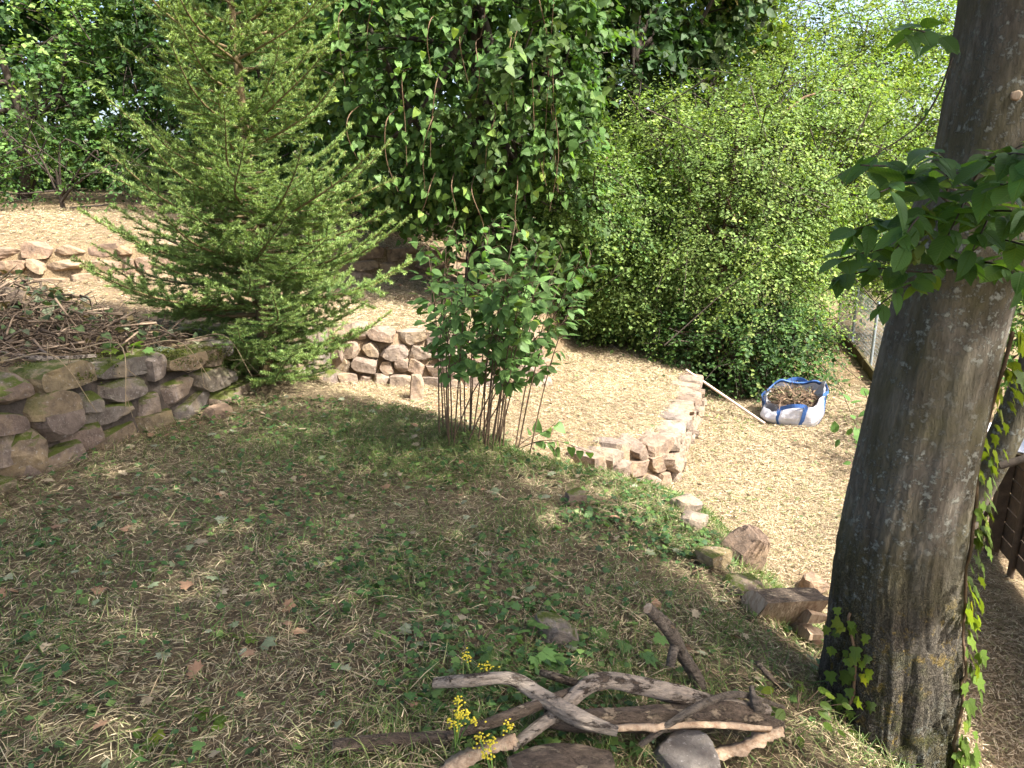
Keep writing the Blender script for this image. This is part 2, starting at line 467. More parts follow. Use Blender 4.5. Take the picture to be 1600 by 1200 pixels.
def deadwood_mat(name, bark, pale, amount):
    m, nt, out = new_mat(name); n = N(nt)
    tc = n('TexCoord').outputs['Object']
    mp = n('Mapping', Vector=tc, Scale=(0.35, 1, 1)).outputs[0]
    base = n.ramp(n.noise(mp, 70, 8, 0.75), [(0.36, tuple(np.array(bark)*0.25)), (0.6, bark)])
    pk = n.ramp(n.noise(mp, 24, 8, 0.75), [(amount, 0.0), (amount+0.05, 1.0)])
    wood = n.ramp(n.noise(n('Mapping', Vector=tc, Scale=(0.12, 1, 1)).outputs[0], 90, 6, 0.7), [(0.3, tuple(np.array(pale)*0.45)), (0.6, pale)])
    base = n.mix(pk, base, wood)
    pb = n('BsdfPrincipled', Base__Color=base, Roughness=0.85); pb.inputs['Specular IOR Level'].default_value = 0.2
    h = n.math('ADD', n.noise(mp, 35, 8, 0.75), n.math('MULTIPLY', pk, -0.35))
    b = n('Bump', Strength=1.0, Distance=0.03, Height=h)
    nt.links.new(b.outputs[0], pb.inputs['Normal']); nt.links.new(pb.outputs[0], out.inputs[0])
    return m
M['log_pale'] = deadwood_mat('dead_wood_peeling', (0.11, 0.082, 0.06), (0.40, 0.33, 0.26), 0.43)
M['log_dark'] = deadwood_mat('dead_wood_bark', (0.135, 0.10, 0.072), (0.36, 0.28, 0.19), 0.53)
M['log_smooth'] = deadwood_mat('dead_wood_smooth', (0.17, 0.14, 0.11), (0.33, 0.24, 0.15), 0.58)
def cutwood_mat():
    m, nt, out = new_mat('cut_wood'); n = N(nt)
    tc = n('TexCoord').outputs['Object']
    base = n.ramp(n.noise(n('Mapping', Vector=tc, Scale=(1, 1, 0.15)).outputs[0], 55, 6, 0.7), [(0.3, (0.19, 0.11, 0.06)), (0.5, (0.31, 0.22, 0.14)), (0.7, (0.42, 0.325, 0.22))])
    pb = n('BsdfPrincipled', Base__Color=base, Roughness=0.85)
    b = n('Bump', Strength=0.8, Distance=0.01, Height=n.noise(n('Mapping', Vector=tc, Scale=(1, 1, 0.1)).outputs[0], 60, 6))
    nt.links.new(b.outputs[0], pb.inputs['Normal']); nt.links.new(pb.outputs[0], out.inputs[0])
    return m
M['cut'] = cutwood_mat()
M['moss'] = plain('moss', (0.085, 0.095, 0.016), 0.95, (90, 1.0, 0.02), nscale=40)
M['flower'] = plain('yellow_petals', (0.55, 0.45, 0.03), 0.6, nscale=60, dark=0.8)
M['bag'] = plain('woven_bag', (0.62, 0.62, 0.66), 0.6, (26, 0.5, 0.02), nscale=9, dark=0.82)
M['bag_blue'] = plain('blue_webbing', (0.055, 0.14, 0.38), 0.6, (80, 0.4, 0.005), nscale=20, dark=0.6)
M['pole'] = plain('pale_pole', (0.60, 0.47, 0.36), 0.6, nscale=14, dark=0.8)
M['wire'] = plain('galvanised_wire', (0.38, 0.44, 0.47), 0.45, nscale=30, spec=0.6)
M['rust'] = plain('rusty_red_iron', (0.22, 0.07, 0.05), 0.75, (50, 0.4, 0.01), nscale=18)
M['board'] = plain('mossy_board', (0.10, 0.085, 0.035), 0.9, (40, 0.6, 0.01), nscale=12)
M['fence_wood'] = plain('weathered_fence_wood', (0.10, 0.07, 0.045), 0.85, (40, 0.5, 0.01), nscale=14, objvar=0.3)
M['sheet'] = plain('white_sheet', (0.75, 0.76, 0.78), 0.5, nscale=6, dark=0.85)

# ------------------------------------------------------------------ ground
def axis_coords(lo, hi, step, reach, g=1.22):
    c = list(np.arange(lo, hi+1e-6, step)); s = step; x = hi
    up = []
    while x < reach: s *= g; x += s; up.append(x)
    s = step; x = lo; dn = []
    while x > -reach: s *= g; x -= s; dn.append(x)
    return np.array(dn[::-1]+c+up)
def build_ground():
    xs = axis_coords(-7.5, 7.5, 0.06, 320); ys = axis_coords(0.4, 14.0, 0.06, 320)
    X, Y = np.meshgrid(xs, ys, indexing='ij')
    Z = height(X, Y)
    nx, ny = X.shape
    V = np.stack([X, Y, Z], -1).reshape(-1, 3)
    idx = np.arange(nx*ny).reshape(nx, ny)
    Fq = np.stack([idx[:-1, :-1], idx[1:, :-1], idx[1:, 1:], idx[:-1, 1:]], -1).reshape(-1, 4)
    x, y = X.ravel(), Y.ravel()
    dry = np.clip(sstep(0.1, 1.2, sdist(x, y, CREST))+sstep(0.0, 0.4, sdist(x, y, B0)), 0, 1)
    leafy = sstep(0.45, 0.65, noise2(x, y, 0.9, 31))
    near = np.array([0.20, 0.152, 0.09])*(0.75+0.5*noise2(x, y, 2.3, 8))[:, None]
    green = np.array([0.075, 0.082, 0.035])
    near = near*(1-0.55*leafy[:, None])+green*0.55*leafy[:, None]
    straw = np.array([0.34, 0.25, 0.145])*(0.8+0.4*noise2(x, y, 1.4, 9))[:, None]
    C = near*(1-dry[:, None])+straw*dry[:, None]
    farf = sstep(16, 25, np.hypot(x, y))[:, None]
    C = C*(1-farf)+np.array([0.06, 0.075, 0.03])*farf
    mb = MB(); mb.add(V, Fq, C)
    return tag(mb.build('ground', M['ground']), kind='structure')
build_ground()

# ------------------------------------------------------------------ stones and walls
def stone_mesh(name, seed, cuts, mat, boxy=0.78, rough=0.17):
    bm = bmesh.new(); bmesh.ops.create_cube(bm, size=1.0)
    bmesh.ops.subdivide_edges(bm, edges=bm.edges[:], cuts=cuts, use_grid_fill=True)
    V = np.array([v.co[:] for v in bm.verts])
    sph = norm(V)*0.62
    V2 = V*boxy+sph*(1-boxy)
    d = norm(V)
    V2 = V2*(1+rough*2*(fbm(V*2.0+seed*3.1, seed, 3)-0.5))[:, None]
    r = np.random.default_rng(seed)
    # a few flat cleavage faces
    for _ in range(10):
        nn = norm(r.normal(size=3)); dd = r.uniform(0.40, 0.56)
        e = np.maximum(V2@nn-dd, 0); V2 = V2-np.outer(e*0.9, nn)
    V2[:, 1] = np.clip(V2[:, 1], -0.40, 0.40)+V2[:, 1]*0.06+0.03*(fbm(V*4+seed, seed+5, 2)-0.5)
    ext = V2.max(0)-V2.min(0); V2 = (V2-(V2.max(0)+V2.min(0))/2)/ext
    for v, c in zip(bm.verts, V2): v.co = c
    me = bpy.data.meshes.new(name); bm.to_mesh(me); bm.free()
    me.materials.append(mat)
    return me
STONES = {k: [stone_mesh('stone', i*7+sd, c, M[k]) for i in range(9)] for k, c, sd in (('stone_near', 4, 1), ('stone_lit', 3, 3), ('stone_red', 3, 5))}

def wall(name, label, path, kind, rows, widths, depth=0.26, cat='stone wall', out_sign=-1, sink=0.05, top_extra=0.02, fit=1.0, seed=0, lean=0.06, group=None):
    """path runs so that the retained ground lies on its left; stones face right."""
    r = np.random.default_rng(seed)
    P = np.asarray(path, float)
    seg = np.linalg.norm(np.diff(P, axis=0), axis=1); cum = np.concatenate([[0], np.cumsum(seg)]); L = cum[-1]
    def pt(s):
        s = min(max(s, 0), L-1e-6); i = np.searchsorted(cum, s, 'right')-1; t = (s-cum[i])/seg[i]
        d = (P[i+1]-P[i])/seg[i]; return P[i]*(1-t)+P[i+1]*t, d
    p0, _ = pt(0)
    root = thing(name, (p0[0], p0[1], H(*p0)), label, cat, group)
    core = MB()
    s_ = np.linspace(0, L, max(4, int(L/0.12))); cv = []
    for s in s_:
        p, d = pt(s); o = np.array([d[1], -d[0]])
        zl = H(*(p+o*0.28)); zu = H(*(p-o*0.35))
        cv.append([*(p+o*0.005), zl-0.2]); cv.append([*(p-o*(0.01+lean*0.9)), max(zu-0.05, zl)])
        cv.append([*(p-o*(0.30+lean)), max(zu-0.05, zl)])
    cv = np.array(cv)-np.array(root.location)
    ff = []
    for i in range(len(s_)-1):
        a = 3*i; ff += [(a, a+3, a+4, a+1), (a+1, a+4, a+5, a+2)]
    core.add(cv, np.array(ff)); core.build('mortar', M['mortar' if kind == 'stone_near' else 'soil_core'], root)
    hmax = 0
    z_off = 0.0
    for row in range(rows):
        s = r.uniform(-0.1, 0.0)
        while s < L:
            w = r.uniform(*widths)
            p, d = pt(s+w/2); o = np.array([d[1], -d[0]])
            zl = H(*(p+o*0.28))-sink; zu = H(*(p-o*0.35))+top_extra
            Ht = zu-zl
            if Ht > 0.14:
                nrow = max(1, min(rows, int(round(Ht/ (0.17*fit)))))
                if row < nrow:
                    h = Ht/nrow
                    zc = zl+h*(row+0.5)+r.normal()*0.012
                    back = lean*(row/nrow)
                    dep = depth*r.uniform(0.85, 1.2)
                    c = p-o*(dep*0.5-0.05+back-r.uniform(-0.02, 0.045))
                    st = link('stone', STONES[kind][r.integers(9)], root)
                    hh = h*r.uniform(0.82, 1.22)
                    st.location = (c[0]-root.location[0], c[1]-root.location[1], zc-root.location[2])
                    st.rotation_euler = (r.normal()*0.07, r.normal()*0.09, math.atan2(d[1], d[0])+r.normal()*0.12+(math.pi if r.random() < .5 else 0))
                    st.scale = (w*r.uniform(0.94, 1.1), dep, hh)
            s += w*0.97
    return root

near_wall = wall('stone_wall', 'mossy grey stone wall at the shaded left edge, under the heap of brushwood', [(-4.2, -0.7), (-2.95, 3.2), (-2.25, 5.65), (-2.45, 5.95)], 'stone_near', 4, (0.16, 0.5), 0.34, fit=0.95, seed=4)
corner_wall = wall('stone_wall', 'short low stone wall hidden in the shade under the spruce', [(-2.75, 6.3), (-2.3, 7.2), (-1.95, 8.0)], 'stone_near', 3, (0.22, 0.4), 0.3, seed=5)
mid_wall = wall('stone_wall', 'sunlit rubble wall between the spruce and the leafy shrub', [(-1.95, 8.0), (-0.7, 8.05), (0.35, 8.55)], 'stone_lit', 4, (0.17, 0.36), 0.28, seed=6)
edge_wall = wall('stone_wall', 'low wall of pale upright stones edging the sunlit middle terrace', [(0.75, 6.0), (1.1, 6.5), (1.66, 6.9), (2.57, 9.5)], 'stone_lit', 3, (0.16, 0.32), 0.3, seed=8)
back_wall = wall('stone_wall', 'long reddish stone wall at the back, sunlit left of the spruce and dark behind it', [(-9, 9.2), (-5.3, 9.9), (-3, 11), (-1.0, 12.2), (0.2, 12.8)], 'stone_red', 3, (0.16, 0.75), 0.4, seed=9, fit=1.0, lean=0.22, sink=0.1, top_extra=-0.02)

STONES['log_stone'] = [stone_mesh('stone', 211+i, 4, stone_mat('stone_lichen', [(0.15, 0.135, 0.12), (0.19, 0.17, 0.15)], moss=0.0, lichen=0.7)) for i in range(1)]*9
def rock(u, v, size, kind, label, rot=(0, 0, 0), sunk=0.25, si=0, cat='stone', group=None, name='rock'):
    p = on_ground(u, v)
    me = STONES[kind][si]
    o = link(name, me, None, (p[0], p[1], p[2]+size[2]*(0.5-sunk)), rot, size)
    return tag(o, label, cat, group)
rock(1160, 880, (0.24, 0.17, 0.26), 'stone_red', 'pointed reddish boulder standing at the foot of the slope, near the sunlit ground', (0.2, 0.45, 0.5), 0.2, 2)
rock(1112, 884, (0.16, 0.13, 0.12), 'stone_near', 'small grey stone left of the pointed reddish boulder', (0, 0, 0.6), 0.2, 1)
rock(1160, 925, (0.18, 0.15, 0.10), 'stone_near', 'half buried grey stone below the pointed reddish boulder', (0.1, 0, 0.2), 0.3, 4)
rock(1270, 925, (0.2, 0.15, 0.14), 'stone_red', 'rounded rust red stone behind the split log', (0, 0, 0.4), 0.1, 5)
rock(898, 788, (0.12, 0.10, 0.10), 'stone_near', 'small lone grey stone on the ivy slope, below the leafy sprig', (0, 0, 0.3), 0.2, 6)
rock(872, 1000, (0.16, 0.14, 0.12), 'stone_near', 'dark stone with an orange lichen spot behind the log pile', (0, 0, 0.1), 0.25, 7)
rock(1065, 1200, (0.2, 0.14, 0.10), 'log_stone', 'grey lichen covered stone under the big split log', (0.1, 0, 0.4), 0.2, 3)
rock(652, 625, (0.15, 0.12, 0.36), 'stone_lit', 'upright narrow stone at the right end of the rubble wall', (0.0, 0.1, 0.2), 0.2, 0)
rock(535, 590, (0.22, 0.2, 0.42), 'stone_lit', 'tall squarish lichened stone at the left end of the rubble wall', (0, 0.08, 0.1), 0.2, 4)
rock(1072, 800, (0.17, 0.15, 0.12), 'stone_lit', 'upper of two tumbled stones below the terrace corner', (0.2, 0.1, 0.5), 0.2, 5)
rock(1082, 822, (0.15, 0.13, 0.10), 'stone_lit', 'lower of two tumbled stones below the terrace corner', (0, 0.2, 1.0), 0.2, 8)
rock(1010, 722, (0.5, 0.3, 0.16), 'stone_lit', 'flat slab leaning at the near end of the low terrace wall', (0.25, 0.1, 0.1), 0.1, 1)
rock(20, 730, (0.36, 0.3, 0.3), 'stone_near', 'large fallen block at the foot of the mossy wall, cut by the left picture edge', (0.3, 0.1, 0.7), 0.2, 3)
rock(105, 700, (0.42, 0.2, 0.17), 'stone_near', 'long pale grey stone fallen at the foot of the mossy wall', (0, 0.05, 0.75), 0.2, 6)
rock(340, 650, (0.2, 0.15, 0.13), 'stone_red', 'half buried reddish stone in front of the wall corner', (0, 0, 0.8), 0.4, 2)

# ------------------------------------------------------------------ leaf masses
def leaf_variants(tmpl, mat, n=3, bend=0.25):
    out = []
    for i in range(n):
        V = tmpl[0].copy(); V[:, 2] += bend*(i-1)*0.6*(V[:, 1]**2)*0.5; V[:, 0] *= 1+0.12*(i-1)
        m = MB(); m.add(V, tmpl[1]); out.append(m.mesh('leaf', mat))
    return out
def pick_cols(n, cols, r, jit=0.25, w=None):
    cols = np.array(cols); k = r.choice(len(cols), n, p=w)
    return cols[k]*(1+r.normal(0, jit, (n, 1)).clip(-0.6, 0.8))
def crown(mb, lobes, n_twigs, per, size, cols, r, droop=0.35, shell=0.16, tl=0.4, tmpl=LEAF_LO, w=None, twigs=None, ground=None, spread=1.0, wide=1.0, seed=0, rough=0.45, gap=0.36):
    lob = np.array(lobes, float)
    area = (lob[:, 3]*lob[:, 4]+lob[:, 4]*lob[:, 5]+lob[:, 3]*lob[:, 5])
    k = r.choice(len(lob), n_twigs, p=area/area.sum())
    d = norm(r.normal(size=(n_twigs, 3)))
    f = 1-np.abs(r.normal(0, shell, n_twigs))
    q = d*1.9+k[:, None]*7.3
    f = f*(1-rough*0.5+rough*fbm(q, 3+seed, 3)*1.1)
    C = lob[k, :3]; Rd = lob[k, 3:]
    p = C+d*Rd*np.clip(f, 0.1, 1.25)[:, None]
    gp = fbm(p*1.5+seed*3.7, 91, 2)
    keep = (gp > gap) | (f < 0.72) | (r.random(n_twigs) < 0.22)
    for i, L in enumerate(lob):
        e = (((p-L[:3])/L[3:])**2).sum(1)
        keep &= (e > 0.45) | (k == i)
    if ground is not None: keep &= p[:, 2] > height(p[:, 0], p[:, 1], False)+ground
    p, d = p[keep], d[keep]; n = len(p)
    td = norm(d*0.7+r.normal(size=(n, 3))*0.45*spread+np.array([0, 0, -droop]))
    L = tl*r.uniform(0.6, 1.4, n)
    if twigs is not None:
        for i in r.choice(n, min(n, twigs[1]), replace=False):
            P = np.array([p[i]-td[i]*L[i]*1.2+[0, 0, -0.1], p[i], p[i]+td[i]*L[i]])
            tube(twigs[0], P, [0.012, 0.007, 0.003], 3, cap=False)
    t = (np.arange(per)+0.5)/per
    pos = p[:, None]+td[:, None]*L[:, None, None]*t[None, :, None]+np.array([0, 0, -1])*(0.25*droop*L[:, None]*t[None]**2)[..., None]
    pos = pos+r.normal(0, 0.035, pos.shape)
    sgn = np.where(np.arange(per) % 2 == 0, 1, -1)[None, :, None]
    side = norm(np.cross(td, np.array([0, 0, 1.0])+r.normal(0, 0.3, (n, 3))))[:, None]*sgn
    ax = norm(td[:, None]*0.5+side*0.8+r.normal(0, 0.3, pos.shape)+np.array([0, 0, -droop*0.8]))
    nr = norm(np.array([0, 0, 0.8])+d[:, None]*0.55+r.normal(0, 0.38, pos.shape))
    pos, ax, nr = pos.reshape(-1, 3), ax.reshape(-1, 3), nr.reshape(-1, 3)
    m = len(pos)
    s = size*np.repeat(r.choice([0.6, 0.85, 1.1], n), per)*r.uniform(0.7, 1.3, m)
    base = pick_cols(n, cols, r, 0.17, w)*(0.55+0.9*fbm(p*1.1+seed, 95, 2))[:, None]
    col = np.repeat(base, per, 0)*(1+r.normal(0, 0.2, (m, 1)).clip(-0.5, 0.6))
    if ground is not None:
        kk = pos[:, 2] > height(pos[:, 0], pos[:, 1], False)+0.03
        pos, ax, nr, s, col = pos[kk], ax[kk], nr[kk], s[kk], col[kk]
    scatter(mb, tmpl[0]*np.array([wide, 1, 1]), tmpl[1], pos, basis(ax, nr), s, np.clip(col, 0.01, 0.5))
    return p

def limb_tree(root, base, lobes, r, trunk_r, mat, n=14, name='branch', kmin=6):
    """a tapered trunk with limbs reaching into the crown's lobes"""
    base = np.array(base); lob = np.array(lobes)
    top = lob[:, :3].mean(0); top[2] = lob[:, 2].max()
    off = np.array(root.location)
    mb = MB()
    P = spline([base-[0, 0, 0.2], base*0.6+top*0.4+r.normal(0, 0.15, 3)*[1, 1, 0], top], 10)
    tube(mb, P-off, np.linspace(trunk_r, trunk_r*0.25, 10), 10, rough=0.2, seed=3)
    mb.build('trunk', mat, root)
    for i in range(n):
        L = lob[r.integers(len(lob))]
        tgt = L[:3]+norm(r.normal(size=3))*L[3:]*0.8
        s = P[r.integers(2, 8)]
        Q = spline([s, s*0.5+tgt*0.5+r.normal(0, 0.2, 3)+[0, 0, 0.2], tgt], 8)
        b = MB(); tube(b, Q-off, np.linspace(trunk_r*0.35, 0.012, 8), 6, rough=0.15, seed=i)
        b.build(name, mat, root)

def tree(name, label, base_xy, lobes, n_twigs, per, size, cols, seed, cat='tree', trunk_r=0.12, limbs=10, group=None, mat=None, **kw):
    r = np.random.default_rng(seed)
    bx, by = base_xy; bz = H(bx, by)
    root = thing(name, (bx, by, bz), label, cat, group)
    mb = MB(); tw = MB()
    sprays = kw.pop('sprays', 0)
    crown(mb, lobes, n_twigs, per, size, cols, r, twigs=(tw, int(n_twigs*(0.12 if n_twigs < 3000 else 0.04))), seed=seed, **kw)
    if sprays: crown(mb, lobes, sprays, per*2, size, cols, r, twigs=(tw, sprays//6), seed=seed+50, **{**kw, 'tl': kw.get('tl', 0.4)*2.1, 'droop': 0.15, 'shell': 0.05})
    off = np.array([bx, by, bz]); mb.v = [v-off for v in mb.v]; tw.v = [v-off for v in tw.v]
    mb.build('crown', M['leaf'], root, smooth=False)
    if tw.v: tag(tw.build('twigs', M['dark_twig'], root), kind='stuff')
    limb_tree(root, (bx, by, bz), lobes, r, trunk_r, mat or M['dark_twig'], limbs)
    return root

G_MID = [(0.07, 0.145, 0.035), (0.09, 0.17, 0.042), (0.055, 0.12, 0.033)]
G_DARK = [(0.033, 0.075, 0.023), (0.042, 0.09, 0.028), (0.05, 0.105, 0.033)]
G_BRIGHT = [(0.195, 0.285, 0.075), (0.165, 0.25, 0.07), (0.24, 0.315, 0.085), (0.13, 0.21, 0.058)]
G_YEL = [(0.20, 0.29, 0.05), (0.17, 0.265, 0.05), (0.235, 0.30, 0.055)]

# the tall tree in the middle with leaves hanging almost to the ground
tree('broadleaf_tree', 'tall dense tree in the middle with vines hanging over its dark foliage', (-0.6, 12.0),
     [(-1.2, 10.5, 3.2, 1.5, 1.3, 1.6), (0.0, 10.2, 3.5, 1.1, 1.2, 1.8), (-0.2, 10.3, 2.1, 0.95, 0.9, 0.9), (-2.2, 11.2, 4.2, 1.3, 1.3, 1.6), (-0.9, 11.2, 5.6, 2.4, 1.8, 2.0), (-1.6, 10.6, 2.0, 0.8, 0.8, 0.8), (0.5, 10.2, 1.6, 0.6, 0.7, 1.0), (0.35, 9.6, 3.4, 0.6, 0.6, 1.6), (-0.2, 9.6, 2.3, 0.6, 0.5, 0.6), (-0.1, 10.6, 1.2, 0.8, 0.6, 0.7), (0.5, 10.5, 0.8, 0.6, 0.5, 0.6)],
     5200, 9, 0.12, G_MID+[(0.10, 0.16, 0.045)], 21, trunk_r=0.2, limbs=14, ground=0.45, droop=0.42, wide=1.05, tmpl=LEAF_MID, shell=0.2, rough=0.7, gap=0.45)
# shade tree right of it, darker, with pale green seed bunches lit at its upper right
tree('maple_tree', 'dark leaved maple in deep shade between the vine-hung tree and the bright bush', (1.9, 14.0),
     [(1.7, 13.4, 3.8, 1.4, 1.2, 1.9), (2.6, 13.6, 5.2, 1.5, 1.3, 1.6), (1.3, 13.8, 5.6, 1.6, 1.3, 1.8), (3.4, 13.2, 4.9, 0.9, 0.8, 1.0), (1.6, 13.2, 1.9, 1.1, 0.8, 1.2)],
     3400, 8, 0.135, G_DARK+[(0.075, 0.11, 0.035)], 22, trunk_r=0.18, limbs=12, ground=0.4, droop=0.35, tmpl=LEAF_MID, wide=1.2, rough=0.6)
tree('maple_tree', 'yellowish seed-laden maple top catching the sun above the bright bush', (3.5, 15.2),
     [(3.6, 14.2, 5.2, 1.0, 0.8, 0.9), (3.0, 14.4, 6.4, 1.4, 1.0, 1.1), (4.0, 14.6, 4.2, 0.8, 0.7, 0.7)],
     900, 8, 0.12, G_YEL+[(0.24, 0.19, 0.06), (0.11, 0.16, 0.05)], 23, trunk_r=0.12, limbs=8, droop=0.5, wide=1.4)
# left: the woodland edge behind the spruce
tree('broadleaf_tree', 'leafy tree at the far left corner behind the wire fence, pale in the sun', (-9.2, 14.2),
     [(-9.0, 13.8, 4.2, 1.8, 1.4, 2.4), (-7.4, 14.0, 3.2, 1.3, 1.1, 1.7), (-10.6, 13.6, 3.4, 1.5, 1.2, 2.0)],
     2200, 9, 0.11, G_BRIGHT[:2]+G_MID, 24, trunk_r=0.16, limbs=9, ground=0.6, droop=0.3, wide=1.2)
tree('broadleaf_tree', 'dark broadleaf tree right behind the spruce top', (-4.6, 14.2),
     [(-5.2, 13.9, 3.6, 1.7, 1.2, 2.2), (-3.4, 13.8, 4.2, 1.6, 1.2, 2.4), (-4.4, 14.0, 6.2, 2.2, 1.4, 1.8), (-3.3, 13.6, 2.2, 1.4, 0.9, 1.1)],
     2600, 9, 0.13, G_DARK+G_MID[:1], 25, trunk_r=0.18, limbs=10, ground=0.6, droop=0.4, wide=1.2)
tree('undergrowth_bush', 'scruffy bush on the upper terrace below the far left tree', (-7.4, 12.4),
     [(-7.4, 12.3, 1.9, 1.2, 0.6, 0.9), (-5.7, 12.4, 1.8, 1.2, 0.6, 0.8), (-9, 12.2, 1.9, 1.1, 0.6, 0.9)],
     600, 9, 0.075, G_MID+G_DARK, 26, cat='bush', trunk_r=0.05, limbs=8, ground=0.2, droop=0.2)
tree('undergrowth_bush', 'dark low undergrowth in deep shade above the back wall, under the middle tree', (-0.6, 13.2),
     [(-1.6, 13.0, 1.2, 1.1, 0.5, 0.9), (-0.3, 13.3, 1.3, 1.1, 0.5, 1.0), (0.8, 13.0, 1.0, 0.9, 0.5, 1.1), (-2.9, 12.6, 1.3, 0.9, 0.5, 0.8)],
     1200, 9, 0.09, G_DARK, 27, cat='bush', trunk_r=0.04, limbs=8, ground=0.1, droop=0.2)
# right: the big small-leaved thorn bush in the sun
def bush(label, base, lobes, n, seed, cols, size=0.058, **kw):
    return tree('thorn_bush', label, base, lobes, n, 13, size, cols, seed, cat='bush', trunk_r=0.07, limbs=kw.pop('limbs', 14), ground=0.08, wide=1.25, tl=0.42, mat=M['twig'], **kw)
bush('large rounded small-leaved bush in full sun behind the white bag', (3.4, 11.6),
     [(3.1, 11.3, 0.8, 1.5, 1.2, 1.6), (3.7, 11.2, 0.4, 0.95, 1.0, 1.5), (2.2, 11.6, 0.6, 1.2, 1.0, 1.3), (3.4, 11.6, 1.9, 1.5, 1.1, 0.8), (4.7, 11.7, 1.9, 1.1, 1.0, 0.8), (3.4, 10.8, -0.2, 1.1, 0.7, 0.9), (2.6, 10.9, 0.9, 0.6, 0.5, 0.5), (4.0, 10.9, 1.3, 0.6, 0.5, 0.45), (3.2, 10.6, 0.5, 0.55, 0.4, 0.4), (4.5, 12.2, 2.8, 1.2, 0.8, 0.7), (2.3, 12.2, 2.4, 0.9, 0.7, 0.6)],
     14500, 31, G_BRIGHT, size=0.052, droop=0.3, rough=0.95, shell=0.13, sprays=1100, gap=0.42)
bush('lower pale bush spilling toward the terrace between the middle tree and the big bush', (1.5, 11.9),
     [(1.35, 10.9, 1.3, 0.8, 0.7, 0.8), (1.8, 11.1, 0.5, 0.8, 0.7, 0.8), (0.9, 10.3, 1.5, 0.55, 0.5, 0.5), (1.3, 11.4, 0.2, 0.9, 0.6, 0.7)],
     3200, 32, G_BRIGHT[:2]+G_MID[:1], droop=0.35, limbs=8, sprays=150)
bush('tall airy yellow-green bush against the sky, behind the large rounded bush', (6.2, 15.4),
     [(5.6, 14.8, 2.6, 1.9, 1.2, 1.4), (7.4, 15.0, 2.4, 1.7, 1.2, 1.5), (6.2, 15.2, 3.8, 1.9, 1.2, 1.0), (7.9, 15.6, 3.5, 1.5, 1.1, 1.1), (4.8, 14.6, 3.3, 1.2, 0.9, 1.0), (6.8, 15.4, 4.7, 1.9, 1.0, 0.7), (8.6, 15.6, 4.3, 1.3, 1.0, 0.9)],
     7000, 33, G_YEL+G_BRIGHT[:1], size=0.066, droop=0.15, shell=0.3, limbs=22, rough=0.7, sprays=500, gap=0.40)
bush('dark low bush spilling over the ground right behind the bag', (3.7, 10.3),
     [(3.75, 10.2, -0.7, 0.7, 0.45, 0.7), (3.3, 10.2, -0.8, 0.7, 0.45, 0.6), (2.8, 10.4, -0.7, 0.6, 0.4, 0.6)],
     1500, 34, G_MID+G_DARK, size=0.06, droop=0.3, limbs=6)
bush('light green bush beyond the wire fence, left of the big trunk', (7.3, 13.4),
     [(7.4, 13.2, -0.2, 1.0, 0.8, 1.0), (7.9, 12.6, 0.3, 1.1, 0.9, 1.2), (8.2, 11.2, -0.2, 1.1, 0.9, 1.2), (7.2, 14.6, 0.6, 1.0, 0.8, 1.2)],
     1500, 35, G_BRIGHT, size=0.075, droop=0.2, limbs=8)
bush('leafy bush behind the wood fence at the right picture edge', (5.6, 6.4),
     [(5.6, 6.4, 0.2, 0.9, 0.9, 1.2), (6.3, 7.6, 0.4, 1.0, 1.0, 1.5)],
     600, 36, G_MID, size=0.085, limbs=6)

# the wood beyond: one dark mass
def forest():
    mb = MB(); r = np.random.default_rng(40); lob = []
    for i in range(12):
        x = -17+i*1.9; lob.append((x, 18.5+r.uniform(-1, 1), 4.5+r.uniform(-1, 1), 2.3, 1.4, 5.2))
    for i in range(9):
        x = -16+i*2.2; lob.append((x, 21.5, 8.5+r.uniform(-1, 1), 2.6, 1.4, 4.0))
    for i in range(8):
        x = 5+i*2.6; lob.append((x, 24+r.uniform(-1, 1), 0.6+r.uniform(-0.4, 0.6), 2.4, 1.5, 2.6))
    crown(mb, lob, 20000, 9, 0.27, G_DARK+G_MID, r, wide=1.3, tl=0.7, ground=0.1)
    o = mb.build('woodland', M['leaf'], smooth=False)
    tag(o, 'dark mass of woodland leaves behind all the trees', 'woodland', kind='stuff')
forest()

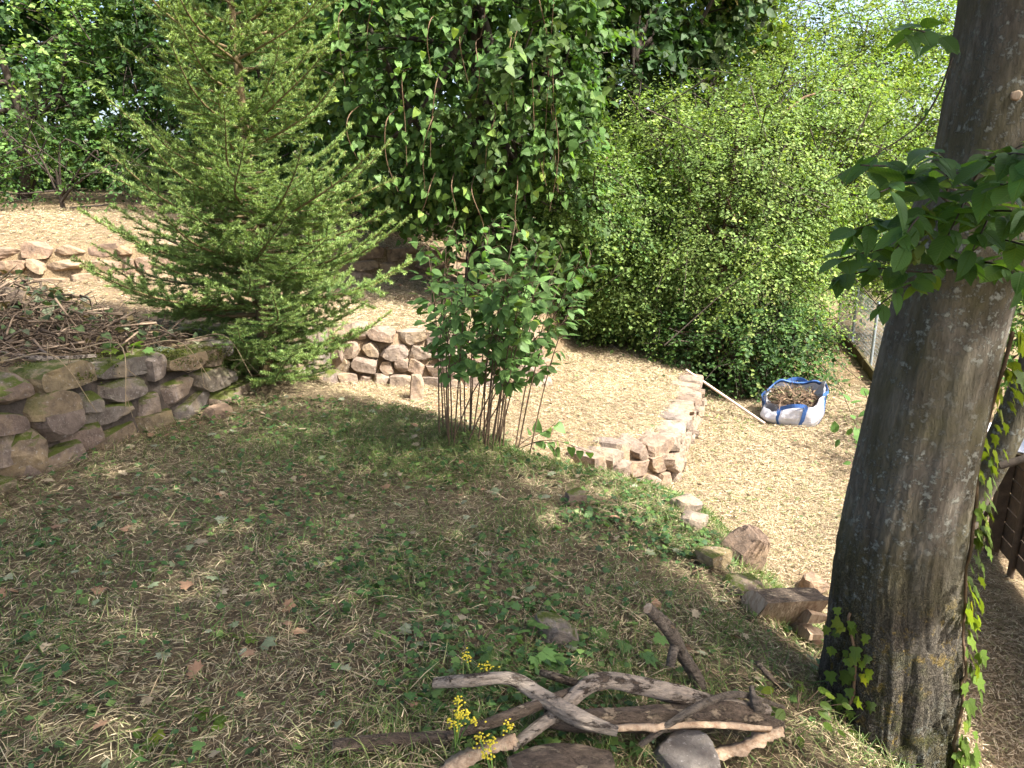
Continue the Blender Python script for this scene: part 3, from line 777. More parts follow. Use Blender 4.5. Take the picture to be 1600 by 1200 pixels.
# ------------------------------------------------------------------ spruce
def spruce_branch(L, seed):
    r = np.random.default_rng(seed)
    wood = MB(); nd = MB()
    n = 12; s = np.linspace(0, L, n)
    curve = lambda s: np.stack([s*np.cos(0.18), 0.04*np.sin(s*5+seed), -0.10*np.sin(np.clip(s/L, 0, 1)*np.pi)*L*0.5+0.22*L*(s/L)**2.2], -1)
    P = curve(s); tube(wood, P, np.linspace(0.012*L+0.002, 0.0025, n), 5, cap=False)
    twigs = []          # (points)
    def add_twig(P): twigs.append(P)
    add_twig(curve(np.linspace(L*0.35, L, 14)))
    pos = 0.14*L; side = 1
    while pos < L*0.97:
        side = -side
        p = curve(np.array([pos]))[0]; t = norm(curve(np.array([pos+0.01]))[0]-p)
        l2 = max(0.07, (L-pos)*0.48*r.uniform(0.65, 1.1)); l2 = min(l2, 0.55)
        lat = np.array([0, side, 0.0]); ang = R_(r.uniform(42, 62))
        d = norm(t*math.cos(ang)+lat*math.sin(ang)+np.array([0, 0, r.uniform(-0.18, 0.22)]))
        q = p+d*l2*np.linspace(0, 1, 7)[:, None]+np.array([0, 0, 1])*(0.16*l2*np.linspace(0, 1, 7)**2-0.10*l2*np.linspace(0, 1, 7))[:, None]
        tube(wood, q, np.linspace(0.0045, 0.002, 7), 3, cap=False); add_twig(q)
        if l2 > 0.14:
            s3 = 0.05; sd = 1
            while s3 < l2*0.9:
                sd = -sd
                b = p+d*s3; lat2 = norm(np.cross(d, [0, 0, 1.0]))*sd
                l3 = max(0.045, (l2-s3)*0.5*r.uniform(0.7, 1.1))
                d3 = norm(d*0.72+lat2*0.7+np.array([0, 0, r.uniform(-0.25, 0.15)]))
                q3 = b+d3*l3*np.linspace(0, 1, 4)[:, None]
                tube(wood, q3, np.linspace(0.0025, 0.0018, 4), 3, cap=False); add_twig(q3)
                s3 += r.uniform(0.07, 0.10)
        pos += r.uniform(0.045, 0.07)*(0.55+0.45*L)
    A, D, Cc, Sz = [], [], [], []
    for q in twigs:
        seg = np.linalg.norm(np.diff(q, axis=0), axis=1).sum(); m = max(14, int(seg*820))
        t = r.random(m)*(len(q)-1); i = t.astype(int).clip(0, len(q)-2); f = (t-i)[:, None]
        b = q[i]*(1-f)+q[i+1]*f; td = norm(q[i+1]-q[i])
        ph = r.normal(0, 1, (m, 3)); ph[:, 2] = np.abs(ph[:, 2])*0.8-0.25
        rad = norm(ph-td*(ph*td).sum(1, keepdims=True))
        A.append(b); D.append(norm(rad*0.85+td*0.5)); tip = np.clip(t/(len(q)-1), 0, 1)[:, None]
        c = np.array([0.13, 0.24, 0.075])*(1-tip)+np.array([0.29, 0.40, 0.125])*tip
        Cc.append(c*(1+r.normal(0, 0.15, (m, 1)))); Sz.append(r.uniform(0.022, 0.034, m))
    A, D, Cc, Sz = map(np.concatenate, (A, D, Cc, Sz))
    nr = norm(r.normal(0, 0.6, A.shape)+[0, 0, 1])
    scatter(nd, np.array([[0.11, 0, 0], [0, 1, 0], [-0.11, 0, 0]]), np.array([[0, 1, 2]]), A, basis(D, nr), Sz, Cc)
    return wood.mesh('branch', M['spruce_wood']), nd.mesh('needles', M['needle'], False)
def build_spruce():
    r = np.random.default_rng(50)
    x, y = -2.2, 6.3; z0 = H(x, y); Ht = 5.3
    root = thing('spruce_tree', (x, y, z0), 'young light green spruce growing at the end of the mossy wall, skirt reaching the ground', 'tree')
    mb = MB(); zz = np.linspace(-0.1, Ht, 30)
    tube(mb, np.stack([0.03*np.sin(zz*1.1), 0.02*np.cos(zz*1.7), zz], -1), np.interp(zz, [-0.1, Ht], [0.055, 0.006]), 10, rough=0.15)
    mb.build('trunk', M['spruce_wood'], root)
    kinds = {L: [spruce_branch(L, int(L*100)+i) for i in range(3)] for L in (1.6, 1.15, 0.7)}
    z = 0.12; turn = 0
    while z < Ht-0.15:
        nb = r.integers(5, 8)
        for k in range(nb):
            zz_ = z+r.uniform(-0.12, 0.12)
            az = turn+2*np.pi*k/nb+r.normal(0, 0.2)
            L = 1.52*(1-max(zz_, 0)/(Ht+0.9))**0.75*r.uniform(0.72, 1.12)
            if zz_ < 0.5: L *= 0.72
            kl = min(kinds, key=lambda q: abs(q-L)); w, nd = kinds[kl][r.integers(3)]
            el = R_(np.interp(zz_, [0, 0.7, 2.2, 4], [-5, 4, 15, 28])+r.normal(0, 5))
            b = link('branch', w, root, (0.03*math.sin(zz_*1.1), 0, zz_), (r.normal()*0.25, -el, az), L/kl)
            link('needles', nd, b)
        for k in range(3):          # short inner shoots
            zz_ = z+r.uniform(-0.1, 0.1); kl = 0.7; w, nd = kinds[kl][r.integers(3)]
            b = link('branch', w, root, (0.03*math.sin(zz_*1.1), 0, zz_), (r.normal()*0.4, -R_(r.uniform(-5, 35)), r.uniform(0, 6.28)), (0.45+0.5*r.random())*min(1.0, 1.35-zz_/3.2) if zz_ < 2.6 else 0.3)
            link('needles', nd, b)
        turn += r.uniform(0.4, 0.9); z += r.uniform(0.85, 1.15)*np.interp(z, [0, 1.2, 2.2, 5], [0.12, 0.15, 0.26, 0.31])
build_spruce()

# ------------------------------------------------------------------ big hornbeam on the right
TZ = [-0.9, -0.5, -0.2, 0.3, 0.65, 0.95, 1.3, 1.45, 1.7, 2.0, 2.6, 4.0, 6.0, 8.5]
TX = [1.47, 1.47, 1.46, 1.41, 1.42, 1.44, 1.475, 1.485, 1.52, 1.53, 1.53, 1.5, 1.45, 1.4]
TR = [0.33, 0.262, 0.243, 0.212, 0.195, 0.186, 0.182, 0.192, 0.16, 0.158, 0.157, 0.14, 0.1, 0.03]
TY = 2.42
def trunk_pt(z, phi):
    z = np.asarray(z, float); phi = np.asarray(phi, float)
    c = np.stack([np.interp(z, TZ, TX), np.full_like(z, TY), z], -1)
    r = np.interp(z, TZ, TR)
    d = np.stack([np.cos(phi), np.sin(phi), np.zeros_like(z)], -1)
    q = np.stack([np.cos(phi)*1.6, np.sin(phi)*1.6, z*0.7], -1)
    fl = (fbm(q, 60, 3)-0.5)*0.28
    fl = fl+(fbm(np.stack([np.cos(phi)*5, np.sin(phi)*5, z*3], -1), 61, 3)-0.5)*0.10*np.clip(1.1-z, 0.25, 1.2)
    low = np.clip(1.0-z, 0.12, 1.2)
    wv = 0.9*vnoise(np.stack([np.cos(phi)*3, np.sin(phi)*3, z*6], -1), 64)
    rg = np.abs(2*vnoise(np.stack([np.cos(phi)*7+wv*2, np.sin(phi)*7+wv*2, z*4.5], -1), 63)-1)
    rg2 = np.abs(2*vnoise(np.stack([np.cos(phi)*15+wv*3, np.sin(phi)*15+wv*3, z*10], -1), 65)-1)
    low = low*(0.55+0.9*vnoise(np.stack([np.cos(phi)*1.5, np.sin(phi)*1.5, z*2], -1), 66))
    fl = fl-low*(0.05*np.exp(-rg*7)+0.04*np.exp(-rg2*6))
    fl = fl+0.16*np.exp(-((z-1.40)/0.09)**2)*(0.6+0.8*vnoise(np.stack([np.cos(phi)*3, np.sin(phi)*3, z*6], -1), 62))
    return c+d*(r*(1+fl))[..., None]
def build_hornbeam():
    z0 = H(1.47, TY)
    root = thing('hornbeam_tree', (1.47, TY, z0), 'thick old hornbeam trunk with lichen at the right, leafy shoots around its middle', 'tree')
    off = np.array(root.location)
    mb = MB()
    zs = np.concatenate([np.linspace(-0.9, 2.7, 420), np.linspace(2.75, 8.5, 24)]); ph = np.linspace(0, 2*np.pi, 230, endpoint=False)
    Zg, Pg = np.meshgrid(zs, ph, indexing='ij')
    V = trunk_pt(Zg, Pg)-off
    n, k = Zg.shape; idx = np.arange(n*k).reshape(n, k)
    Fq = np.stack([idx[:-1], np.roll(idx, -1, 1)[:-1], np.roll(idx, -1, 1)[1:], idx[1:]], -1).reshape(-1, 4)
    mb.add(V.reshape(-1, 3), Fq); mb.build('trunk', M['bark'], root)
    # second stem behind, to the right
    s = MB()
    P = spline([(1.85, 2.75, -1.0), (1.80, 2.7, -0.2), (1.78, 2.68, 0.25), (1.90, 2.66, 0.7), (1.97, 2.66, 1.1), (1.98, 2.7, 1.7), (2.05, 2.75, 3.0), (2.3, 2.8, 5.0)], 60)
    tube(s, P-off, np.interp(np.linspace(0, 1, 60), [0, 0.15, 0.4, 1], [0.10, 0.062, 0.06, 0.03]), 20, rough=0.16, seed=5, nscale=5)
    s.build('stem', M['bark'], root)
    s = MB()
    P = spline([(1.78, 2.5, 0.62), (1.95, 2.45, 0.70), (2.2, 2.4, 0.73), (2.6, 2.4, 0.8)], 16)
    tube(s, P-off, np.linspace(0.014, 0.012, 16), 8, rough=0.2); s.build('branch', M['dark_twig'], root)
    for zk, pk, rk in ((1.86, -1.95, 0.011), (1.93, -1.8, 0.008)):
        kp = trunk_pt(np.array([zk]), np.array([pk]))[0]; kn = np.array([math.cos(pk), math.sin(pk), 0])
        w_ = MB(); tube(w_, np.array([kp-kn*0.02, kp+kn*0.004, kp+kn*0.007])-off, [rk*1.5, rk*1.3, rk], 10, rough=0.3); w_.build('knot', M['cut'], root)
    # crown overhead (it throws the shade over the slope)
    r = np.random.default_rng(61)
    cr = MB(); tw = MB()
    lob = [(1.0, 0.7, 5.4, 2.9, 2.1, 1.1), (3.1, 0.0, 5.8, 1.9, 1.8, 1.1), (-0.8, 0.9, 5.4, 2.0, 1.9, 0.9), (2.7, 0.9, 4.9, 1.6, 1.0, 0.8), (0.2, 1.7, 5.0, 1.8, 1.1, 0.7), (1.3, 0.4, 6.9, 2.2, 1.8, 1.0), (1.1, -1.7, 5.6, 2.6, 1.5, 1.0), (-2.1, 1.4, 5.2, 1.3, 1.3, 0.7), (2.4, 2.5, 5.2, 1.6, 1.1, 0.7), (0.7, 2.9, 5.2, 1.7, 1.1, 0.7)]
    crown(cr, lob, 4000, 9, 0.13, G_MID, r, wide=1.35, tl=0.5, shell=0.45, gap=0.42)
    cr.v = [v-off for v in cr.v]
    cr.build('crown', M['leaf'], root, smooth=False)
    for i, L in enumerate(lob):
        st = trunk_pt(np.array([3.0+0.35*i]), np.array([0.0]))[0]; st[0] = np.interp(3+.35*i, TZ, TX); st[1] = TY
        b = MB(); Q = spline([st, (st+np.array(L[:3]))/2+[0, 0, 0.5], L[:3]], 10)
        tube(b, Q-off, np.linspace(0.06, 0.015, 10), 8, rough=0.15); b.build('limb', M['bark'], root)
    # shoots with large leaves round the trunk at head height
    lms = leaf_variants(LEAF_HORN, M['horn_leaf'], 3, 0.6)
    def shoot(path, nl, size, rad=0.004, jit=0.02, droop=0.5, lift=0.0):
        nl = int(nl*2.0) if nl > 3 else nl
        P = spline(path, 18); b = MB(); tube(b, P-off, np.linspace(rad, rad*0.45, 18), 5, cap=False); b.build('shoot', M['dark_twig'], root)
        T = norm(np.gradient(P, axis=0))
        for i in range(nl):
            t = (0.2+0.8*(i+0.6)/nl)*17; k = min(int(t), 16); p = P[k]+(P[k+1]-P[k])*(t-k)
            sd = norm(np.cross(T[k], [0, 0, 1.0]))*(1 if i % 2 else -1)
            ax = norm(T[k]*0.6+sd*0.8+r.normal(0, 0.25, 3)+[0, 0, -droop*0.6])
            nr = norm(np.array([0, -0.15, 1.0])+r.normal(0, 0.33, 3))
            if i == nl-1: ax = norm(T[k]+[0, 0, -0.2])
            B = basis(ax, nr); s = size*0.88*r.choice([0.55, 0.8, 1.0, 1.15])*r.uniform(0.9, 1.1)
            o = link('leaf', lms[r.integers(3)], root); o.matrix_basis = Matrix.Translation(Vector(p-off+r.normal(0, 0.008, 3))) @ Matrix(B.tolist()).to_4x4() @ Matrix.Scale(s, 4)
    def pxp(*l): return [at_y(u, v, y) for u, v, y in l]
    shoot(pxp((1500, 300, 2.25), (1450, 280, 2.05), (1400, 262, 1.9), (1345, 258, 1.8)), 9, 0.10)
    shoot(pxp((1500, 330, 2.2), (1460, 300, 1.95), (1420, 285, 1.8), (1375, 300, 1.7)), 9, 0.10)
    shoot(pxp((1500, 380, 2.2), (1440, 360, 2.0), (1390, 345, 1.9), (1330, 360, 1.85)), 10, 0.085)
    shoot(pxp((1500, 400, 2.2), (1440, 400, 2.0), (1380, 390, 1.9), (1310, 405, 1.85)), 11, 0.08)
    shoot(pxp((1500, 420, 2.2), (1440, 425, 2.05), (1370, 420, 2.0), (1300, 440, 1.95)), 10, 0.075)
    shoot(pxp((1510, 300, 2.2), (1540, 255, 1.9), (1580, 240, 1.7), (1640, 250, 1.6)), 10, 0.10)
    shoot(pxp((1500, 330, 2.2), (1530, 290, 1.9), (1575, 290, 1.7), (1640, 305, 1.6)), 11, 0.10)
    shoot(pxp((1500, 360, 2.2), (1530, 335, 1.95), (1580, 330, 1.8), (1640, 350, 1.7)), 11, 0.095)
    shoot(pxp((1510, 400, 2.2), (1545, 375, 1.95), (1590, 380, 1.8), (1640, 400, 1.75)), 10, 0.09)
    shoot(pxp((1500, 420, 2.2), (1540, 410, 2.0), (1580, 425, 1.9), (1620, 460, 1.85)), 10, 0.085)
    shoot(pxp((1480, 330, 2.2), (1450, 330, 1.9), (1430, 345, 1.75), (1400, 390, 1.7)), 9, 0.09)
    shoot(pxp((1480, 300, 2.2), (1480, 270, 1.9), (1470, 245, 1.8), (1450, 235, 1.75)), 7, 0.09)
    shoot(pxp((1470, 390, 2.2), (1480, 400, 1.95), (1490, 405, 1.9), (1520, 420, 1.85)), 8, 0.075)
    shoot(pxp((1520, 300, 2.2), (1510, 310, 1.95), (1500, 330, 1.85), (1480, 370, 1.8)), 7, 0.085)
    shoot(pxp((1540, 330, 2.2), (1545, 335, 1.95), (1540, 350, 1.85), (1520, 390, 1.8)), 7, 0.085)
    shoot(pxp((1480, 420, 2.2), (1440, 440, 2.05), (1410, 450, 2.0), (1370, 480, 1.95)), 7, 0.07)
    shoot(pxp((1500, 270, 2.2), (1530, 250, 2.0), (1560, 245, 1.9), (1600, 225, 1.85)), 8, 0.085)
    shoot(pxp((1490, 60, 2.3), (1470, 62, 2.2), (1445, 50, 2.1), (1420, 45, 2.0)), 9, 0.085)
    shoot(pxp((1488, 90, 2.3), (1465, 150, 2.3), (1430, 200, 2.3), (1370, 240, 2.25), (1290, 285, 2.2)), 3, 0.03, rad=0.0035)
    # a hanging bunch of winged seeds
    sm = MB(); tv, tf = LEAF_OVAL
    n_ = 26; k = np.arange(n_); c0 = at_y(1440, 320, 1.85)
    pos = c0+np.stack([r.normal(0, 0.012, n_), r.normal(0, 0.012, n_), -k*0.0048], -1)
    ax = norm(np.stack([np.cos(k*2.4), np.sin(k*2.4), np.full(n_, -1.1)], -1)); nr = norm(np.stack([np.cos(k*2.4), np.sin(k*2.4), np.full(n_, 0.6)], -1))
    scatter(sm, tv, tf, pos-off, basis(ax, nr), np.full(n_, 0.042), np.tile([0.15, 0.2, 0.05], (n_, 1)))
    sm.build('seed_bunch', M['green'], root)
build_hornbeam()

def ivy_mesh(mat):
    m = MB(); m.add(LEAF_IVY[0], LEAF_IVY[1]); return m.mesh('leaf', mat)
def build_ivy():
    r = np.random.default_rng(70); lm = ivy_mesh(M['ivy_leaf'])
    def vine(label, zs, phis, n, smin, smax, stand, seed):
        z = np.linspace(zs[0], zs[1], 60); ph = np.interp(z, np.linspace(zs[0], zs[1], len(phis)), phis)+0.10*np.sin(z*9+seed)
        P = trunk_pt(z, ph); nrm = np.stack([np.cos(ph), np.sin(ph), np.zeros_like(ph)], -1); P = P+nrm*0.012
        root = thing('ivy_vine', P[0], label, 'ivy'); off = np.array(root.location)
        b = MB(); tube(b, P-off, 0.006, 6, rough=0.2); b.build('stem', M['twig'], root)
        for i in range(n):
            k = r.integers(60); nn = nrm[k]
            tan = np.array([-nn[1], nn[0], 0])
            p = P[k]+tan*r.normal(0, 0.045)+nn*r.uniform(0.005, stand)+[0, 0, r.normal(0, 0.015)]
            ax = norm(np.array([0, 0, -0.9])+tan*r.normal(0, 0.5)+nn*r.uniform(0.1, 0.6)); nr = norm(nn+np.array([0, 0, 0.5])+r.normal(0, 0.3, 3))
            o = link('leaf', lm, root); o.matrix_basis = Matrix.Translation(Vector(p-off)) @ Matrix(basis(ax, nr).tolist()).to_4x4() @ Matrix.Scale(r.uniform(smin, smax), 4)
    vine('yellow-green ivy climbing the sunny right side of the thick trunk', (-0.55, 1.15), [-0.95, -0.75, -0.55, -0.42, -0.35], 135, 0.035, 0.075, 0.05, 1)
    vine('dark ivy creeping up the left foot of the thick trunk', (-0.6, 0.12), [-2.5, -2.6, -2.75], 46, 0.03, 0.055, 0.03, 2)
build_ivy()

# ------------------------------------------------------------------ dogwood-like shrub in front of the rubble wall
def put_leaf(me, root, off, p, ax, nr, s):
    o = link('leaf', me, root)
    o.matrix_basis = Matrix.Translation(Vector(p-off)) @ Matrix(basis(ax, nr).tolist()).to_4x4() @ Matrix.Scale(float(s), 4)
    return o
def build_shrub():
    r = np.random.default_rng(80)
    b = on_ground(752, 690); base = np.array([b[0], b[1], H(b[0], b[1])])
    root = thing('shrub', base, 'many-stemmed green shrub standing on the crest of the slope in front of the rubble wall', 'shrub')
    lv = leaf_variants(LEAF_OVAL, M['shrub_leaf']); extra = MB(); n_obj = 0
    spots = []
    for i in range(32):
        a = r.uniform(0, 2*np.pi); rad = 0.05+0.22*math.sqrt(r.random())
        p0 = base+np.array([math.cos(a)*rad*1.3, math.sin(a)*rad, 0]); p0[2] = H(p0[0], p0[1])-0.03
        hgt = r.uniform(0.95, 1.6); lean = np.array([math.cos(a)*0.17*r.uniform(0.2, 1.2)+0.11, math.sin(a)*0.24, 0])
        if i < 4: lean = np.array([0.42+0.08*i, -0.1+0.1*i, 0]); hgt = 0.65+0.08*i
        p1 = p0+lean*0.45*hgt+[0, 0, hgt*0.55]; p2 = p0+lean*hgt*1.15+[0, 0, hgt]
        P = spline([p0, p1+r.normal(0, 0.02, 3), p2], 16)
        s = MB(); tube(s, P-base, np.linspace(0.0058, 0.0025, 16), 5, cap=False)
        T = norm(np.gradient(P, axis=0))
        for k in range(6, 16):
            if k < 8 and r.random() < 0.5: continue
            if i < 4 and k < 9: continue
            for sd in (1, -1):
                u = norm(np.cross(T[k], r.normal(size=3)))*sd
                L = r.uniform(0.05, 0.21)*(1.25-k/20)
                d = norm(u+T[k]*0.6+[0, 0, 0.15])
                tube(s, np.array([P[k], P[k]+d*L*0.5+[0, 0, 0.01], P[k]+d*L])-base, [0.003, 0.0022, 0.0015], 3, cap=False)
                for q in np.linspace(0.35, 1.0, max(1, int(L/0.045)+1)):
                    spots.append((P[k]+d*L*q, d, k))
        s.build('stem', M['red_twig'], root)
    r.shuffle(spots)
    spots.sort(key=lambda s_: s_[0][1])
    for p, d, k in spots:
        ax = norm(np.array([d[0], d[1], -0.25])+r.normal(0, 0.35, 3)); nr = norm(np.array([0.0, -0.25, 1.0])+r.normal(0, 0.3, 3)); sz = r.uniform(0.06, 0.10)
        if n_obj < 300: put_leaf(lv[r.integers(3)], root, base, p, ax, nr, sz); n_obj += 1
        else: scatter(extra, LEAF_OVAL[0], LEAF_OVAL[1], (p-base)[None], basis(ax, nr)[None], np.array([sz]), np.array([[0.11, 0.205, 0.058]])*r.uniform(0.7, 1.3))
    if extra.v: tag(extra.build('foliage', M['leaf'], root), kind='stuff')
    print('shrub leaves', len(spots))
build_shrub()

def sprig(name, label, cat, pts, nl, size, tmpl, mat, seed, rad=0.004, stem_mat='red_twig', droop=0.4, face=-0.3):
    r = np.random.default_rng(seed)
    P0 = np.array(pts[0][0]); root = thing(name, P0, label, cat); lv = leaf_variants(tmpl, mat)
    for path, n in zip(pts, nl):
        P = spline(path, 14); s = MB(); tube(s, P-P0, np.linspace(rad, rad*0.4, 14), 5, cap=False); s.build('stem', M[stem_mat], root)
        T = norm(np.gradient(P, axis=0))
        for i in range(n):
            t = (0.3+0.7*(i+0.7)/n)*13; k = min(int(t), 12); p = P[k]+(P[k+1]-P[k])*(t-k)
            u = norm(np.cross(T[k], r.normal(size=3)))*(1 if i % 2 else -1)
            ax = norm(u+T[k]*0.4+[0, 0, -droop]); nr = norm(np.array([0, face, 1.0])+r.normal(0, 0.3, 3))
            put_leaf(lv[r.integers(3)], root, P0, p+u*0.015, ax, nr, size*r.uniform(0.65, 1.2))
    return root
g0 = on_ground(800, 705)
sprig('leafy_shoot', 'low leafy shoot arching out over the slope right of the many-stemmed shrub', 'shoot',
      [[g0, g0+[0.12, 0.0, 0.10], at_y(855, 672, g0[1]), at_y(868, 660, g0[1])], [g0, at_y(840, 690, g0[1]), at_y(875, 690, g0[1]-0.05), at_y(925, 708, g0[1]-0.1)], [g0, at_y(845, 690, g0[1]), at_y(868, 705, g0[1]-0.1), at_y(870, 735, g0[1]-0.15)]], [6, 8, 6], 0.085, LEAF_HEART, M['shrub_leaf'], 5)
sb = np.array([1.62, 3.35, H(1.62, 3.35)])
sprig('sapling', 'thin young sapling with pale leaves just left of the thick trunk', 'sapling',
      [[sb, at_y(1350, 720, 3.3), at_y(1335, 660, 3.3), at_y(1300, 575, 3.25)], [sb, at_y(1355, 730, 3.3), at_y(1340, 690, 3.35), at_y(1300, 680, 3.3)], [sb, at_y(1368, 700, 3.3), at_y(1365, 650, 3.35), at_y(1350, 610, 3.3)], [sb, at_y(1360, 740, 3.3), at_y(1345, 715, 3.25), at_y(1325, 740, 3.2)], [sb, at_y(1365, 690, 3.4), at_y(1370, 640, 3.5), at_y(1385, 590, 3.5)]],
      [11, 9, 9, 6, 8], 0.055, LEAF_OVAL, M['vine_leaf'], 6, 0.0035)

# hanging vine with large heart-shaped leaves over the middle tree
def build_vine():
    r = np.random.default_rng(90)
    root = thing('climbing_vine', (0.2, 10.9, H(0.2, 10.9)), 'climbing vine with big pale heart-shaped leaves trailing down the front of the middle tree', 'vine')
    off = np.array(root.location); lv = leaf_variants(LEAF_HEART, M['vine_leaf'])
    strands = []
    for u0, v0, v1, y in [(855, -20, 280, 9.9), (840, -10, 200, 9.85), (850, 60, 300, 9.95), (835, 100, 290, 9.9), (665, 30, 110, 9.8), (672, 190, 300, 9.8), (690, 130, 250, 9.85), (720, 60, 130, 9.85), (750, 70, 160, 9.8), (790, 60, 180, 9.85), (815, 40, 200, 9.9), (550, 180, 250, 9.9), (600, 190, 300, 9.85), (630, 120, 260, 9.9), (770, 190, 300, 9.85), (865, 180, 330, 9.95), (700, 290, 380, 9.8), (740, 300, 380, 9.8), (670, 290, 350, 9.8), (800, 290, 380, 9.8), (520, 20, 140, 10.2), (590, -10, 90, 10.0), (760, -20, 60, 9.9)]:
        y -= 0.85; a = at_y(u0+r.normal()*6, v0, y); c = at_y(u0+r.normal()*14, v1, y+0.1)
        P = spline([a+[0, 1.0, 0.25], a, (a+c)/2+r.normal(0, 0.06, 3), c], 16); strands.append(P)
        s = MB(); tube(s, P-off, np.linspace(0.008, 0.003, 16), 4, cap=False); s.build('stem', M['twig'], root)
    w = np.array([np.linalg.norm(P[-1]-P[5]) for P in strands]); w /= w.sum()
    for i in range(300):
        P = strands[r.choice(len(strands), p=w)]; k = r.integers(4, 16)
        p = P[k]+r.normal(0, 0.09, 3)*[1.3, 0.8, 0.8]
        ax = norm(np.array([0, -0.15, -0.8])+r.normal(0, 0.4, 3)); nr = norm(np.array([0.45, -0.7, 0.45])+r.normal(0, 0.35, 3))
        put_leaf(lv[r.integers(3)], root, off, p, ax, nr, r.uniform(0.065, 0.125))
build_vine()

# ------------------------------------------------------------------ dead wood
def log(name, label, pts, rads, mat, cat='log', segs=28, n=80, rough=0.38, seed=0, group=None, extra=None, cap='cut'):
    P = spline(pts, n); base = P[0].copy()
    root = None
    mb = MB(); rr = np.interp(np.linspace(0, 1, n), np.linspace(0, 1, len(rads)), rads)
    tube(mb, P-base, rr, segs, rough=rough, seed=seed, nscale=14, ridge=0.28, cap_mi=1)
    o = mb.build(name, [M[mat], M[cap]])
    o.location = base
    tag(o, label, cat, group)
    if extra:
        for e_pts, e_r, nm in extra:
            Q = spline(e_pts, 14); m2 = MB()
            tube(m2, Q-base, np.interp(np.linspace(0, 1, 14), np.linspace(0, 1, len(e_r)), e_r), 10, rough=rough, seed=seed+3, nscale=14, cap_mi=1)
            m2.build(nm, [M[mat], M[cap]], o)
    return o
G = on_ground
log('dead_log', 'thickest weathered log of the pile, split along its pale front edge', [G(850, 1122, .08), G(930, 1126, .10), G(1060, 1122, .10), G(1150, 1120, .10), G(1222, 1136, .08)], [0.025, 0.040, 0.042, 0.044, 0.022], 'log_dark', seed=1, rough=0.5, segs=24, n=70)
def splinter(label, pts, w, mat, seed):
    """a torn slab of wood: a thick ragged strip"""
    P = spline(pts, 26); base = P[0].copy(); r = np.random.default_rng(seed)
    T, X, Y = frames(P); up = np.array([0, 0, 1.0]); sd = norm(np.cross(T, up)); nn = np.cross(sd, T)
    ww = np.interp(np.linspace(0, 1, 26), [0, 0.15, 0.5, 0.85, 1], [0.4, 1, 0.9, 1, 0.2])*w
    ra = ww*(1+r.normal(0, 0.2, 26)); rb = ww*(1+r.normal(0, 0.2, 26))
    V = np.stack([P+sd*ra[:, None]+nn*0.004, P+nn*0.012, P-sd*rb[:, None]+nn*0.003, P-nn*0.012], 1).reshape(-1, 3)-base
    i = np.arange(25)[:, None]*4; j = np.arange(4)[None]; k = (j+1) % 4
    mb = MB(); mb.add(V, np.stack([i+j, i+k, i+4+k, i+4+j], -1).reshape(-1, 4)); mb.add(V[:4], np.array([[0, 1, 2, 3]])); mb.add(V[-4:], np.array([[3, 2, 1, 0]]))
    o = mb.build('wood_splinter', M[mat]); o.location = base
    return tag(o, label, 'splinter')
splinter('long pale torn slab of wood hanging along the front of the thickest log', [G(925, 1140, .125), G(1010, 1137, .13), G(1110, 1133, .135), G(1205, 1140, .11)], 0.017, 'cut', 3)
splinter('curled torn bark slab drooping below the right end of the thickest log', [G(1100, 1180, .05), G(1150, 1172, .07), G(1200, 1150, .09), G(1222, 1140, .1)], 0.03, 'cut', 5)
splinter('pale broken plank of wood pointing to the lower left beside the yellow flowers', [G(690, 1205, .04), G(740, 1180, .06), G(790, 1160, .07), G(805, 1150, .07)], 0.03, 'cut', 6)
log('dead_branch', 'branch with flaking white bark reaching left from the top of the log pile', [G(680, 1067, .10), G(730, 1063, .13), G(795, 1060, .15), G(845, 1088, .15), G(905, 1122, .15), G(965, 1142, .14)], [0.019, 0.022, 0.021, 0.024, 0.026, 0.016], 'log_pale', 'branch', seed=2,
    extra=[([G(845, 1090, .14), G(822, 1108, .12), G(800, 1118, .10)], [0.014, 0.01, 0.008], 'side_stub')])
log('dead_branch', 'thick crooked branch arching from the pale fork to the right end of the pile', [G(800, 1170, .05), G(862, 1120, .10), G(930, 1066, .16), G(1000, 1072, .15), G(1100, 1098, .13), G(1200, 1110, .09)], [0.016, 0.022, 0.027, 0.030, 0.030, 0.02], 'log_pale', 'branch', seed=4)
yb = on_ground(1096, 1085)[1]
log('dead_branch', 'upright curved stub with a forked end rising behind the log pile', [at_y(1098, 1095, yb), at_y(1090, 1062, yb+.01), at_y(1065, 1020, yb+.03), at_y(1046, 985, yb), at_y(1012, 950, yb-.05)], [0.026, 0.024, 0.024, 0.027, 0.020], 'log_smooth', 'branch', seed=6, rough=0.3,
    extra=[([at_y(1056, 1005, yb+.02), at_y(1050, 1025, yb-.03), at_y(1047, 1042, yb-.05)], [0.018, 0.017, 0.015], 'fork')])
log('dead_log', 'thin straight dark log lying in the grass left of the pile', [G(520, 1168, .03), G(600, 1158, .035), G(700, 1152, .035), G(760, 1150, .03)], [0.02, 0.024, 0.022, 0.012], 'log_dark', seed=7)
log('dead_log', 'short thick round of dark wood cut by the bottom edge under the pile', [G(800, 1215, .04), G(870, 1200, .05), G(950, 1200, .05)], [0.05, 0.062, 0.058], 'log_dark', seed=8, segs=24)
log('dead_branch', 'crooked twig end sticking up behind the white-barked branch', [G(845, 1050, .08), G(870, 1058, .10), G(905, 1070, .09)], [0.01, 0.013, 0.012], 'log_dark', 'branch', seed=9)
log('dead_branch', 'small knobbly stub upright at the right end of the pile', [G(1190, 1112, .04), G(1182, 1105, .12), G(1176, 1085, .15), G(1174, 1072, .17)], [0.024, 0.022, 0.010, 0.008], 'log_smooth', 'branch', seed=10, n=18)
